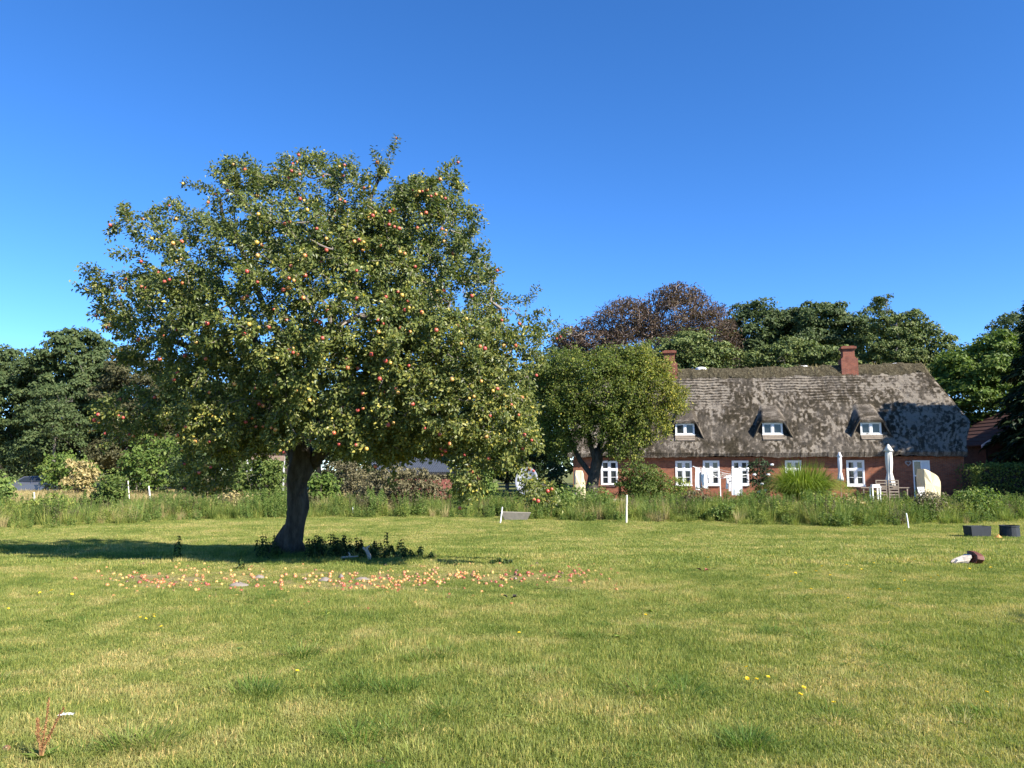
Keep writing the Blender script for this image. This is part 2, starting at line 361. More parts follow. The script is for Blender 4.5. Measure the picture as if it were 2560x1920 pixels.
# ridge roll of heather turf
ru = np.linspace(UA+DH-.55, ur+.55, 300); ra = np.linspace(-1.25, 1.25, 15); uu, aa = np.meshgrid(ru, ra, indexing='ij')
rr = .42+.12*(fbm(uu*2.2, aa*1.5, 0, 3, 41)-.5)*2; dv = rr*1.25*np.sin(aa); low = .3*(1-np.cos(aa))
vv = HV+dv+.08*(vnoise(uu*.6, 2)-.5); base = np.minimum(roof_w(uu, vv), WR+.1)
hump = .30*np.clip(np.cos(aa*1.12), .12, 1)+.13*(fbm(uu*3, aa*2, 0, 4, 17)-.5)*2
jag = np.abs(aa) > 1.15
ww = base+hump+np.where(jag, -.03, 0); ww = ww-.16*smooth(ur-.2, ur+.55, uu)-.16*smooth(-(UA+DH)+.2-1e9, 0, 0*uu)*0
R = np.stack([uu, vv, ww], -1)
lo = R[:, :1].copy(); lo[..., 1] += .1; lo[..., 2] -= .22; hi = R[:, -1:].copy(); hi[..., 1] -= .1; hi[..., 2] -= .22
b = MB(); b.grid(np.concatenate([lo, R, hi], 1)[::-1]); ridge = b.build('ridge_cap', M_ridge, house)
# dry grass sprouting on the ridge
nb = 650; gu1 = rng.uniform(UA+DH-.4, ur+.4, nb); gp = np.stack([gu1, HV+rng.normal(0, .18, nb), np.full(nb, 0.)], 1)
gp = gp[vnoise(gp[:, 0]*1.1, 4) > .42]; nb = len(gp); gp[:, 2] = np.minimum(roof_w(gp[:, 0], gp[:, 1]), WR+.1)+.24
hh = rng.uniform(.06, .26, nb)*(.4+vnoise(gp[:, 0]*.8, 9)); ln = rng.normal(0, .35, (nb, 2))*hh[:, None]
wv = np.stack([np.full(nb, .014), np.zeros(nb), np.zeros(nb)], 1); tip = gp+np.stack([ln[:, 0], ln[:, 1], hh], 1)
V = np.stack([gp-wv, gp+wv, tip], 1).reshape(-1, 3)
o = link('ridge_grass', mesh_np('ridge_grass', V, np.arange(nb*3).reshape(-1, 3), M_straw, rnd=rng.random(nb)), house); o['kind'] = 'stuff'

# walls with real openings
WT = fac(1920, 1146, 0)[1]+.1
def rect(x0, x1, y0, y1):
    u0, w1 = fac(x0, y0); u1, w0 = fac(x1, y1); return [u0, u1, w0, w1]
OPEN = [rect(1502, 1545, 1152, 1213), rect(1688, 1730.5, 1152, 1213), rect(1757, 1800, 1151.5, 1213), rect(1829, 1873, 1151.5, 1213), rect(1962, 2006, 1151, 1213.5), rect(2115, 2163, 1150.5, 1214.5)]
DOOR = rect(2281, 2330, 1151, 1262); DOOR[2] = .04
b = MB(); cur = 0.0
for (u0, u1, w0, w1) in sorted(OPEN+[DOOR]):
    b.box((cur, 0, -.3), (u0, .3, WT)); b.box((u0, .002, -.3), (u1, .298, w0)); b.box((u0, .002, w1), (u1, .298, WT-.002)); cur = u1
b.box((cur, 0, -.3), (U, .3, WT)); b.box((0, 9.0, -.3), (U, 9.3, WT))
for u0 in (0.0, U-.3):
    prof = [(.3, -.3), (.3, WT), (float((WH-.5-WE)/(WR-WE)*(HV+OV)-OV), WH-.5), (9.3-float((WH-.5-WE)/(WR-WE)*(HV+OV)-OV), WH-.5), (9.0, WT), (9.0, -.3)]
    V = [[u0, v, w] for v, w in prof]+[[u0+.3, v, w] for v, w in prof]; k = len(prof)
    tri = [[0, q, q+1] for q in range(1, k-1)]; b.add(V, [np.array(tri), np.array(tri)+k, np.array([[q, (q+1) % k, (q+1) % k+k, q+k] for q in range(k)])])
b.build('wall', M_brick, house)
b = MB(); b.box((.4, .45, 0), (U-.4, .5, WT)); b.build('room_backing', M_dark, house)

def bars(b, u0, u1, w0, w1, t, v0, v1, m=0):
    b.box((u0, v0, w0), (u0+t, v1, w1), m); b.box((u1-t, v0, w0), (u1, v1, w1), m)
    b.box((u0+t, v0+.002, w0), (u1-t, v1-.002, w0+t), m); b.box((u0+t, v0+.002, w1-t), (u1-t, v1-.002, w1), m)
def pane(u0, u1, w0, w1, v, par):
    b = MB(); b.box((u0, v, w0), (u1, v+.012, w1)); b.build('pane', M_glass, par)
M_curtain = plain('net_curtain', (.6, .62, .64), .9, .1, .1, 5)
for q, (u0, u1, w0, w1) in enumerate(OPEN):
    b = MB(); t = .085; um = (u0+u1)/2; wt = w0+(w1-w0)*.63; p = -.035
    bars(b, u0, u1, w0, w1, t, p, .09); b.box((um-.06, p+.004, w0+t), (um+.06, .086, w1-t)); b.box((u0+t, p-.012, wt-.05), (u1-t, .082, wt+.05))
    b.box((u0-.03, p-.06, w0-.05), (u1+.03, .1, w0+.012))
    P = []
    for a0, a1 in ((u0+t, um-.06), (um+.06, u1-t)):
        P += [(a0, a1, wt+.05, w1-t)]
        wm = (w0+t+wt-.05)/2; bars(b, a0, a1, w0+t, wt-.05, .045, p+.02, .07); bars(b, a0, a1, wt+.05, w1-t, .05, p+.02, .07)
        b.box((a0+.045, p+.026, wm-.016), (a1-.045, .06, wm+.016)); P += [(a0, a1, w0+t, wm-.016), (a0, a1, wm+.016, wt-.05)]
    fr = b.build('window', M_white, house)
    for (a0, a1, c0_, c1_) in P: pane(a0, a1, c0_, c1_, .032, fr)
# garden door: glazed leaf on the left, solid pale leaf on the right
u0, u1, w0, w1 = DOOR; um = u0+(u1-u0)*.5; b = MB(); bars(b, u0, u1, w0, w1, .07, -.03, .1); b.box((um-.04, -.025, w0+.07), (um+.04, .09, w1-.07))
wt = w0+(w1-w0)*.62; b.box((u0+.07, -.02, wt-.04), (um-.04, .08, wt+.04)); M_greyp = plain('pale_grey_paint', (.62, .65, .67), .5, .3, .05)
door = b.build('door', M_white, house)
pane(u0+.07, um-.04, wt+.04, w1-.07, .03, door); pane(u0+.07, um-.04, w0+.07, wt-.04, .03, door)
b = MB(); b.box((um+.04, .01, w0+.07), (u1-.07, .05, w1-.07)); b.box((um+.14, -.004, w0+.2), (u1-.16, .0098, w0+1.0)); b.build('door_leaf', M_greyp, door)
b = MB(); b.tube([(um, -.03, w0+1.0), (um, -.075, w0+1.0), (um+.1, -.08, w0+1.0)], .012, 6); b.build('handle', M_dark, door)

# dormers: window set into the roof under a swept hood of thatch, boards below
DORM = [(1688, 1736.5, 1059, 1087, 1103.5, 1020), (1905.5, 1957, 1057, 1086, 1101, 1012), (2150, 2204, 1056, 1086, 1100, 1006)]
for (x0, x1, yt, yb, yl, yk) in DORM:
    xc = (x0+x1)/2; _, v0, wl = roofhit(xc, yl); vw = v0+.34
    u0, wt = fac(x0, yt, vw); u1, wb = fac(x1, yb, vw); um = (u0+u1)/2; hw = (u1-u0)/2
    _, v1, w1_ = roofhit(xc, yk)
    b = MB(); bars(b, u0, u1, wb, wt, .065, vw-.03, vw+.08); b.box((um-.055, vw-.026, wb+.06), (um+.055, vw+.076, wt-.06))
    for a0, a1 in ((u0+.065, um-.055), (um+.055, u1-.065)): bars(b, a0, a1, wb+.065, wt-.065, .045, vw-.012, vw+.06)
    b.box((u0-.03, vw-.09, wb-.03), (u1+.03, vw+.05, wb+.012))
    fr = b.build('dormer_window', M_white, house)
    for a0, a1 in ((u0+.11, um-.1), (um+.1, u1-.11)): pane(a0-.01, a1+.01, wb+.1, wt-.1, vw+.03, fr)
    sl_ = math.atan2(WR-WE, HV+OV); n3 = 3
    for k in range(n3):
        f0, f1 = k/n3, (k+.93)/n3; va, vb = v0+(vw-.06-v0)*f0, v0+(vw-.06-v0)*f1; wa, wb_ = wl+(wb-.04-wl)*f0, wl+(wb-.04-wl)*f1
        b = MB(); o1 = .07-.012*k; b.add([[u0-.02, va-.05, wa+o1], [u1+.02, va-.05, wa+o1], [u1+.02, vb-.02, wb_+o1-.02], [u0-.02, vb-.02, wb_+o1-.02],
                       [u0-.02, va+.05, wa-.1], [u1+.02, va+.05, wa-.1], [u1+.02, vb+.06, wb_-.1], [u0-.02, vb+.06, wb_-.1]],
                      np.array([[0,1,2,3],[7,6,5,4],[0,4,5,1],[1,5,6,2],[2,6,7,3],[3,7,4,0]])); b.build('plank', M_greyw, fr)
    b = MB(); b.box((u0-.28, vw+.09, wb-.3), (u1+.28, vw+.14, wt+.1)); b.build('dormer_cheek', M_dark, house)
    ns, nt_ = 41, 26; S, T = np.meshgrid(np.linspace(-1, 1, ns), np.linspace(0, 1, nt_), indexing='ij')
    vf = v0+.12; vt = vf+(v1-vf)*T; half = (hw+.74)*(1-.42*T); uc = um+S*half
    prof = 1-smooth(.42, 1.0, np.abs(S)); rw = roof_w(uc, vt)
    topw = (wt+.15)+(float(roof_w(um, v1))+.03-(wt+.15))*T**1.05
    wc = rw-.06+(topw-rw+.06)*prof+.03*(fbm(uc*5, vt*5, 0, 3, 51)-.5)*2
    H = np.stack([uc, vt, wc], -1); fr0 = H[:, :1].copy(); fr0[..., 2] -= .14; fr0[..., 1] += .03; fr1 = fr0.copy(); fr1[..., 1] += .32; fr1[..., 2] += .03
    H = np.concatenate([fr1, fr0, H], 1); a, bn = H.shape[:2]; i, j = np.meshgrid(np.arange(a-1), np.arange(bn-1), indexing='ij'); i, j = i.ravel(), j.ravel()
    mo = np.clip(fbm(H[..., 0]*2, H[..., 1]*3, 0, 4, 8)*1.4-.15, 0, 1)
    link('dormer_thatch', mesh_np('dormer_thatch', H.reshape(-1, 3), np.stack([i*bn+j, (i+1)*bn+j, (i+1)*bn+j+1, i*bn+j+1], 1), M_thatch, vattr={'moss': mo.ravel()}), house)

# chimneys and the white domes on the ridge
for (x0, x1, yt, ys_, yb) in ((1659, 1689, 876, 905, 932), (2105.5, 2140, 865, 893, 925)):
    v = HV-.35; u0, wt = fac(x0, yt, v); u1, wb = fac(x1, yb, v); wm = fac(x0, ys_, v)[1]; d = u1-u0; vc = v+d/2
    b = MB(); b.box((u0+.03, vc-d/2+.03, wb-.6), (u1-.03, vc+d/2-.03, wt-.3)); ch = b.build('chimney', M_brick2, house)
    b = MB(); b.box((u0-.13, vc-d/2-.13, wb-1.0), (u1+.13, vc+d/2+.13, wm-.1)); b.box((u0-.03, vc-d/2-.03, wm-.1), (u1+.03, vc+d/2+.03, wm)); b.build('chimney_base', M_brick2, ch)
    b = MB(); b.box((u0, vc-d/2, wt-.3), (u1, vc+d/2, wt-.18)); b.box((u0-.09, vc-d/2-.09, wt-.2), (u1+.09, vc+d/2+.09, wt-.05)); b.box((u0+.02, vc-d/2+.02, wt-.05), (u1-.02, vc+d/2-.02, wt)); b.build('chimney_cap', M_brick2, ch)
for (x, y) in ((1752, 917), (2007, 913), (2240, 907)):
    u, w = fac(x, y+2, HV+.3); b = MB(); b.lathe([(.36, -.45), (.38, 0.0), (.33, .04), (.24, .075), (.12, .095), (.01, .1)], 18, c=(u, HV+.3, w-.06)); b.build('ridge_dome', M_white, house, smooth_sh=True)

# terrace
b = MB(); Wd = -O[2]
for k in range(1): b.box((1, -6.5, -.2), (U+.5, -.02, .03))
o = b.build('terrace', M_pave, None); o.location = O; o.rotation_euler = (0, 0, -BETA); tag(o, kind='structure')

# heart ornament hanging on the wall by the door
t = np.linspace(0, 2*math.pi, 28, endpoint=False); hx = 16*np.sin(t)**3/17; hz = (13*np.cos(t)-5*np.cos(2*t)-2*np.cos(3*t)-np.cos(4*t))/17
u, w = fac(2270, 1158); b = MB(); k = len(t)
V = np.concatenate([np.stack([s_*hx*.2, np.full(k, y_), s_*hz*.2], 1) for s_, y_ in ((1, -.06), (.55, -.06), (.55, 0), (1, 0))])
i = np.arange(k); i2 = (i+1) % k
b.add(V, np.concatenate([np.stack([a_*k+i, a_*k+i2, c_*k+i2, c_*k+i], 1) for a_, c_ in ((0, 1), (1, 2), (2, 3), (3, 0))]))
o = b.build('heart_ornament', plain('grey_wicker', (.3, .28, .27), .9, .1, .4, 20)); o.location = loc2w(u, -.01, w); o.rotation_euler = (0, 0, -BETA)
tag(o, 'grey heart shaped ornament hanging on the brick wall beside the garden door', 'ornament')
rng = np.random.default_rng(23); random.seed(23)
# ------------------------------------------------------------------ plants: builders
UP = np.array([0, 0, 1.0]); SUNV = np.array(SUN)
def rdir(n): return nrm(rng.normal(size=(n, 3)))
def leaf_tris(P, A, N, L, W, fold=.18, droop=.15):
    A = nrm(A); B = nrm(np.cross(A, N)); N = np.cross(B, A); L = np.broadcast_to(L, (len(P),))[:, None]; W = np.broadcast_to(W, (len(P),))[:, None]
    m = P+A*L*.45; V = np.stack([P, m+B*W*.5+N*W*fold, m-B*W*.5+N*W*fold, P+A*L-N*L*droop], 1).reshape(-1, 3)
    k = np.arange(len(P))[:, None]*4; return V, np.concatenate([k+[[0, 1, 3]], k+[[0, 3, 2]]], 1).reshape(-1, 3)
def grow(trunk, tips, step=.3, alpha=.25, wob=.12, lift=.1, zmin=-1e9):
    cap = len(trunk)+len(tips)*40; P = np.zeros((cap, 3)); par = np.full(cap, -1); L = np.zeros(cap); n = 0
    for p, pi in trunk:
        P[n] = p; par[n] = pi; L[n] = 0 if p[2] > zmin else 1e6; n += 1
    nt = n; top = P[nt-1]
    for tp in tips[np.argsort(np.linalg.norm(tips-top, axis=1))]:
        d = np.linalg.norm(P[:n]-tp, axis=1); j = int(np.argmin(d+alpha*L[:n])); D = d[j]; k = max(1, int(math.ceil(D/step)))
        if n+k >= cap: break
        c = (P[j]+tp)/2+rng.normal(0, 1, 3)*D*wob+UP*D*lift; t = np.arange(1, k+1)[:, None]/k
        Q = (1-t)**2*P[j]+2*t*(1-t)*c+t*t*tp; P[n:n+k] = Q; par[n] = j; par[n+1:n+k] = np.arange(n, n+k-1)
        L[n:n+k] = L[j]+D*np.arange(1, k+1)/k; n += k
    P, par = P[:n], par[:n]; cnt = np.zeros(n); leafn = np.ones(n, bool); leafn[par[par >= 0]] = False; cnt[leafn] = 1
    for q in range(n-1, 0, -1):
        if par[q] >= 0: cnt[par[q]] += cnt[q]
    main = np.full(n, -1)
    for q in range(1, n):
        p = par[q]
        if p >= 0 and (main[p] < 0 or cnt[q] > cnt[main[p]]): main[p] = q
    return P, par, cnt, main, nt
def chains(P, par, cnt, main, nt, r0, ex, rmax):
    R = np.minimum(r0*np.maximum(cnt, 1)**ex, rmax); out = []
    for q in range(nt, len(P)):
        p = par[q]
        if main[p] == q and p >= nt: continue
        c = [p, q]
        while main[c[-1]] >= 0: c.append(main[c[-1]])
        r = R[c].copy(); r[0] = min(r[0], r[1]*1.25); out.append((P[c], r))
    return out
def part(name, root, V, F, mats, rnd=None, mi=None, kind=None, label=None, sm=False):
    o = link(name, mesh_np(name, np.asarray(V)-np.array(root.location), F, mats, mi, rnd, sm), root); return tag(o, kind=kind, label=label)
def merge(lst):
    V, F, n = [], {}, 0
    for v, f in lst:
        for g in (f if isinstance(f, list) else [f]): F.setdefault(g.shape[1], []).append(g+n)
        V.append(v); n += len(v)
    return np.concatenate(V), [np.concatenate(F[k]) for k in sorted(F)]
def ellip_pts(c, r, n, shell=.5):
    d = rdir(n); return np.asarray(c)+d*np.asarray(r)*(rng.random((n, 1))**(1/3)*(1-shell)+shell*(.75+.25*rng.random((n, 1))))
def clump_leaves(lobes, ncl, per, rc, size, interior=.15, flat=.65, jag=.16):
    """leaf clumps over the skin of lobes (c, r): returns positions, axes, normals and sizes"""
    P, N = [], []; area = np.array([(r[0]*r[1]+r[1]*r[2]+r[0]*r[2]) for c, r in lobes]); k = np.maximum(3, (ncl*area/area.sum()).astype(int))
    for (c, r), kk in zip(lobes, k):
        c, r = np.asarray(c, float), np.asarray(r, float); d = rdir(int(kk*1.25)); d = d[d[:, 2] > -.75][:kk]; C = c+d*r*rng.uniform(.7, 1.0+jag, (len(d), 1))
        ok = np.ones(len(C), bool)
        for c2, r2 in lobes:
            if c2 is not c: ok &= ~((np.abs((C-np.asarray(c2))/np.asarray(r2))**2).sum(1) < .45)
        C, d = C[ok], d[ok]
        for cc, dd in zip(C, d):
            m = int(per*rng.uniform(.5, 1.4)); rad = rc*rng.uniform(.55, 1.35); e = rdir(m); e[:, 2] = np.abs(e[:, 2])*.9+e[:, 2]*.1-.15
            P.append(cc+e*rad*np.array([1, 1, flat])*(.55+.5*rng.random((m, 1)))); N.append(nrm(e*.7+dd*.4+UP*.35+SUNV*.3+rng.normal(0, .6, (m, 3))))
        m = int(len(C)*per*interior)
        if m: P.append(ellip_pts(c, r*.8, m, .2)); N.append(nrm(rng.normal(0, 1, (m, 3))+UP*.5))
    P, N = np.concatenate(P), np.concatenate(N); A = np.cross(N, rdir(len(P)))+rng.normal(0, .15, P.shape); A[:, 2] -= .25
    return P, A, N, size*rng.uniform(.6, 1.4, len(P))
def LB(px, py, Y, rpx, rpy, dm=0.0, dep=None):
    """a lobe given by where it shows in the photograph at depth Y"""
    c = at(px, py, Y+dm); m = mpp(Y); return (c, np.array([rpx*m, dep if dep else (rpx+rpy)/2*m, rpy*m]))
def tree(name, label, cat, base, lobes, ncl, per, rc, size, mat, trunk_r=.25, bark=None, tipn=50, interior=.15, group=None, flat=.65, wl=.62, crown='crown', jag=.16, lean=(0, 0)):
    t = thing(name, label, cat, base, 0, group); base = np.asarray(base, float)
    P, A, N, S = clump_leaves(lobes, ncl, per, rc, size, interior, flat, jag)
    if cat != 'conifer':
        zt = min(l[0][2]-l[1][2]*.4 for l in lobes); cx = np.mean([l[0] for l in lobes], 0)
        H = max(zt-base[2], 1.0); tr = [(base+np.array([0, 0, -.2]), -1)]+[(base+np.array([(cx[0]-base[0])*.35*f, (cx[1]-base[1])*.35*f, H*f]), k) for k, f in enumerate((.35, .7, 1.0))]
        b = MB(); tp = np.array([p for p, _ in tr]); b.tube(tp, [trunk_r*1.35, trunk_r, trunk_r*.85, trunk_r*.7], 9, wob=.12); b.build('trunk', bark or M_barkg, t, off=base)
        tips = np.concatenate([ellip_pts(c, np.asarray(r)*.92, max(3, int(tipn/len(lobes))), .5) for c, r in lobes])
        g = grow(tr, tips, .9, .2, .1, .08, base[2]+H*.45); V, F = merge([tube(p, r, 5) for p, r in chains(*g, .018*trunk_r/.25*1.6, .5, trunk_r*.7)])
        part('branches', t, V, F, bark or M_barkg)
    V, F = leaf_tris(P, A, N, S, S*wl, .12, .1); part(crown, t, V, F, mat, rnd=np.repeat(np.clip(rng.normal(.5, .24, len(P)), 0, 1), 2), kind='stuff'); return t
def bush(name, label, c, r, n, size, mat, cat='bush', group=None, rc=.35, per=30, flat=.8, interior=.5, stems=9, wl=.6, nl=5, jag=.18):
    """shrub: a few lobes on the ground with stems inside"""
    c = np.asarray(c, float); t = thing(name, label, cat, c, 0, group); r = np.asarray(r, float)
    lobes = [(c+np.array([0, 0, r[2]*.45]), r*np.array([.8, .8, .55]))]
    for k in range(nl):
        a = rng.uniform(0, 6.28); q = rng.uniform(.3, .6); lobes.append((c+np.array([math.cos(a)*r[0]*q, math.sin(a)*r[1]*q, r[2]*rng.uniform(.3, .68)]), r*np.array([.42, .42, .34])*rng.uniform(.8, 1.15)))
    P, A, N, S = clump_leaves(lobes, max(4, n//per), per, rc, size, interior, flat, jag); P[:, 2] = np.maximum(P[:, 2], c[2]+.03)
    V, F = leaf_tris(P, A, N, S, S*wl, .12, .12); part('foliage', t, V, F, mat, rnd=np.repeat(np.clip(rng.normal(.5, .24, len(P)), 0, 1), 2), kind='stuff')
    ch = []
    for k in range(stems):
        a = rng.uniform(0, 6.28); q = rng.uniform(.3, .85); e = c+np.array([math.cos(a)*r[0]*q, math.sin(a)*r[1]*q, r[2]*rng.uniform(.55, 1.0)])
        s = c+np.array([math.cos(a)*r[0]*.12, math.sin(a)*r[1]*.12, -.05]); ch.append(tube([s, (s*.45+e*.55)+[0, 0, r[2]*.08], e], [.022, .016, .006], 4))
    V, F = merge(ch); part('stems', t, V, F, M_twig); return t
def conifer(name, label, base, H, R, mat, nwh=26, per=7, droop=.35, needle=.3, cat='conifer', z0=.06, dens=16, up=0.0, pw=1.0):
    base = np.asarray(base, float); t = thing(name, label, cat, base); b = MB(); b.tube([base-UP*.2, base+UP*H*.5, base+UP*H*.98], [R*.07+.05, R*.045+.03, .02], 8); b.build('trunk', M_barkg, t, off=base)
    P, A, N = [], [], []; ch = []
    for k in range(nwh):
        f = z0+(1-z0)*(k+.5*rng.random())/nwh; z = H*f; ln = R*(1-f)**pw*rng.uniform(.8, 1.15)+.12
        for a in np.arange(per)*6.283/per+rng.uniform(0, 6.28):
            a += rng.normal(0, .2); l2 = ln*rng.uniform(.7, 1.12); d = np.array([math.cos(a), math.sin(a), 0]); m = max(6, int(dens*l2))
            tt = rng.random(m)**.7; sag = -droop*l2*tt**1.6+up*l2*tt; wd = (.12+.26*(1-tt))*l2*.8
            side = rng.uniform(-1, 1, m)*wd; sd = np.array([-d[1], d[0], 0]); p0 = base+UP*z
            P.append(p0+d*(tt*l2)[:, None]+sd*side[:, None]+UP*(sag-abs(side)*.25)[:, None]+rng.normal(0, .04, (m, 3)))
            A.append(d*.8+sd*np.sign(side)[:, None]*.7-UP*.35+rng.normal(0, .25, (m, 3))); N.append(UP+rng.normal(0, .35, (m, 3)))
            ch.append(tube([p0, p0+d*l2*.5+UP*(-droop*l2*.33+up*l2*.5), p0+d*l2*.95+UP*(-droop*l2*.9+up*l2)], [.012*l2+.008, .008*l2+.005, .004], 4))
    V, F = merge(ch); part('branches', t, V, F, M_twig)
    P, A, N = map(np.concatenate, (P, A, N)); S = needle*rng.uniform(.6, 1.4, len(P)); V, F = leaf_tris(P, A, N, S, S*.38, .1, .2)
    part('needles', t, V, F, mat, rnd=np.repeat(rng.random(len(P)), 2), kind='stuff'); return t

# ------------------------------------------------------------------ the big apple tree
B0 = on_ground(718, 1386); YT = B0[1]
apple = thing('apple_tree', 'big old apple tree full of red apples standing alone on the lawn', 'tree', B0)
def ia(px, py, dy=0.0): return at(px, py, YT+dy)
tk = [(714, 1400, .30), (716, 1386, .265), (721, 1370, .245), (729, 1345, .215), (737, 1310, .205), (744, 1270, .2), (742, 1232, .195), (744, 1200, .21), (755, 1172, .25), (757, 1140, .24), (752, 1105, .18), (757, 1060, .12), (768, 1000, .095), (775, 930, .07), (770, 840, .05), (762, 760, .02)]
b = MB(); tp = np.array([ia(x, y, -.02*k) for k, (x, y, r) in enumerate(tk)])
tp[0][2] -= .1; tq = np.linspace(0, len(tk)-1, 46); b.tube(np.stack([np.interp(tq, range(len(tk)), tp[:, k_]) for k_ in range(3)], 1), np.interp(tq, range(len(tk)), [r*.94 for _, _, r in tk])*(1+.05*np.sin(tq*2.7)), 22, wob=.22)
LIMBS = [[(757, 1165, 0), (790, 1150, -.1), (815, 1118, -.3), (860, 1065, -.7), (930, 1010, -1.1), (1010, 980, -1.4)],
         [(752, 1165, 0), (728, 1120, .1), (705, 1070, .2), (660, 1000, .3), (600, 930, .4), (520, 880, .3), (430, 850, 0)],
         [(757, 1110, 0), (800, 1040, .5), (860, 950, .8), (930, 860, 1.0), (1000, 760, .9), (1050, 640, .6)],
         [(755, 1120, 0), (735, 1040, -.6), (700, 950, -1.2), (650, 870, -1.7), (590, 800, -1.9)],
         [(768, 1000, 0), (700, 850, .6), (640, 720, .8), (590, 600, .7), (550, 500, .5)],
         [(775, 930, 0), (830, 800, -.5), (880, 660, -.7), (920, 540, -.7), (950, 440, -.6)],
         [(860, 1065, -.7), (980, 1040, -1.5), (1100, 1030, -1.9), (1200, 1060, -1.9), (1270, 1110, -1.8)],
         [(660, 1000, .3), (560, 1000, -.6), (460, 1000, -1.0), (390, 1010, -1.1), (330, 1050, -1.1)],
         [(700, 950, -1.2), (760, 880, -2.0), (830, 820, -2.4), (900, 790, -2.5)],
         [(1000, 980, -1.4), (1080, 900, -1.5), (1170, 830, -1.3), (1250, 770, -1.1)]]
LR = [.165, .125, .1, .1, .075, .07, .075, .065, .07, .06]
trn = [(p, k-1) for k, p in enumerate(tp)]; lim = []
for L_, r in zip(LIMBS, LR):
    q = np.array([ia(*p) for p in L_]); q2 = [q[0]]
    for k in range(len(q)-1):
        for f in (.5, 1.0): q2.append(q[k]*(1-f)+q[k+1]*f+(rng.normal(0, .03, 3) if f < 1 else 0))
    q2 = np.array(q2); b.tube(q2, np.linspace(r, r*.38, len(q2)), 10, wob=.12)
    j = int(np.argmin([np.linalg.norm(p-q2[0]) for p, _ in trn])); st = len(trn)
    for k, p in enumerate(q2[1:]): trn.append((p, j if k == 0 else len(trn)-1))
for a_, ln in ((3.35, .55), (2.6, .4), (4.2, .5), (5.2, .4), (0.3, .35), (1.4, .35)):
    d = np.array([math.cos(a_), math.sin(a_), 0]); b.tube([B0+UP*.5, B0+d*.13+UP*.26, B0+d*.25+UP*.07, B0+d*ln*.75-UP*.07], [.1, .12, .09, .04], 8, wob=.2)
b.build('trunk', M_bark, apple, off=B0, smooth_sh=True)
# crown, described by where its masses show, at depths around the trunk
CR = [(760, 770, 400, 320, -.9, 2.7, 330), (790, 540, 290, 140, -.2, 1.9, 170), (420, 640, 150, 150, -.3, 1.6, 90), (1110, 790, 180, 240, -1.2, 1.7, 170), (1090, 1010, 250, 140, -1.6, 1.6, 230),
      (600, 1000, 190, 150, -.7, 1.9, 150), (1260, 1080, 105, 120, -1.7, 1.0, 75), (325, 1035, 95, 75, -1.0, .8, 26), (520, 1160, 75, 75, -.9, .7, 30), (1170, 1185, 42, 85, -2.0, .5, 28), (1340, 1235, 50, 34, -1.9, .4, 6),
      (290, 720, 75, 90, -.2, .9, 26), (1110, 480, 90, 85, -.3, .9, 26), (430, 840, 130, 130, -.4, 1.6, 80), (930, 1090, 150, 75, -1.5, 1.4, 80), (560, 470, 90, 60, 0, .9, 20), (940, 440, 60, 50, -.5, .7, 12), (1300, 870, 60, 90, -1.2, .7, 16), (640, 1090, 70, 60, -1.2, .7, 26), (1000, 640, 190, 160, -.6, 1.8, 110), (800, 930, 160, 130, -2.2, .9, 80), (1000, 1110, 140, 45, -1.4, .9, 60), (880, 740, 230, 200, -2.3, .7, 130), (640, 780, 200, 200, -2.0, .7, 110), (1080, 900, 200, 150, -2.6, .6, 110), (560, 1060, 120, 90, -1.6, .7, 50), (1060, 560, 120, 110, -.8, 1.2, 60), (720, 1080, 70, 50, -1.8, .5, 26), (850, 1060, 110, 70, -2.2, .6, 50)]
CR = [(x, y, rx, ry, dy-.45, dep*1.08, n) for x, y, rx, ry, dy, dep, n in CR]
tips = []
for (x, y, rx, ry, dy, dep, n) in CR:
    c = ia(x, y, dy); m = mpp(YT+dy); tips.append(ellip_pts(c, (rx*m, dep, ry*m), int(n*2.6), .5))
SPR = [(940, 470, 992, 342), (955, 430, 925, 352), (850, 450, 836, 362), (706, 460, 700, 390), (752, 450, 760, 378), (1055, 560, 1028, 398), (1090, 520, 1146, 402), (1160, 570, 1218, 500), (1290, 800, 1370, 676), (1290, 810, 1368, 776), (1300, 870, 1422, 826), (335, 640, 328, 497), (300, 650, 226, 584), (270, 750, 190, 714), (560, 480, 556, 398), (500, 480, 460, 455), (1180, 650, 1275, 692), (1180, 630, 1215, 640), (1130, 600, 1196, 575), (1240, 800, 1250, 690), (360, 560, 400, 500), (270, 700, 205, 660), (290, 770, 225, 790), (640, 460, 600, 410), (1010, 480, 1075, 420), (880, 450, 885, 390), (340, 860, 290, 880), (1330, 950, 1360, 900), (260, 1040, 225, 1010), (280, 1090, 255, 1120), (1180, 740, 1240, 745), (790, 450, 800, 395), (980, 1150, 985, 1215), (1160, 1230, 1150, 1262), (1350, 1240, 1402, 1268), (470, 1180, 490, 1235), (560, 1190, 575, 1228)]
spt = []
T_ = np.concatenate(tips); gap = vnoise(T_[:, 0]*1.25+3, T_[:, 1]*1.25, T_[:, 2]*1.25, 71); hi_ = smooth(3.6, 5.6, T_[:, 2]); T_ = T_[gap > .2+.12*hi_]; cc_ = ia(760, 830, -.9)
dd_ = (T_-cc_)/np.array([4.4, 2.8, 3.2]); od = np.linalg.norm(dd_, axis=1); ob = np.where((od > .82) & (T_[:, 2] > 3.0))[0]; tips = [T_]
for q in rng.permutation(ob)[:130]:
    d_ = nrm((T_[q]-cc_)*np.array([.8, .6, .7])+UP*1.1+rng.normal(0, .7, 3)); ln_ = rng.uniform(.2, .6)
    for f in (.4, .7, 1.0): spt.append(T_[q]+d_*ln_*f+rng.normal(0, .03, 3))
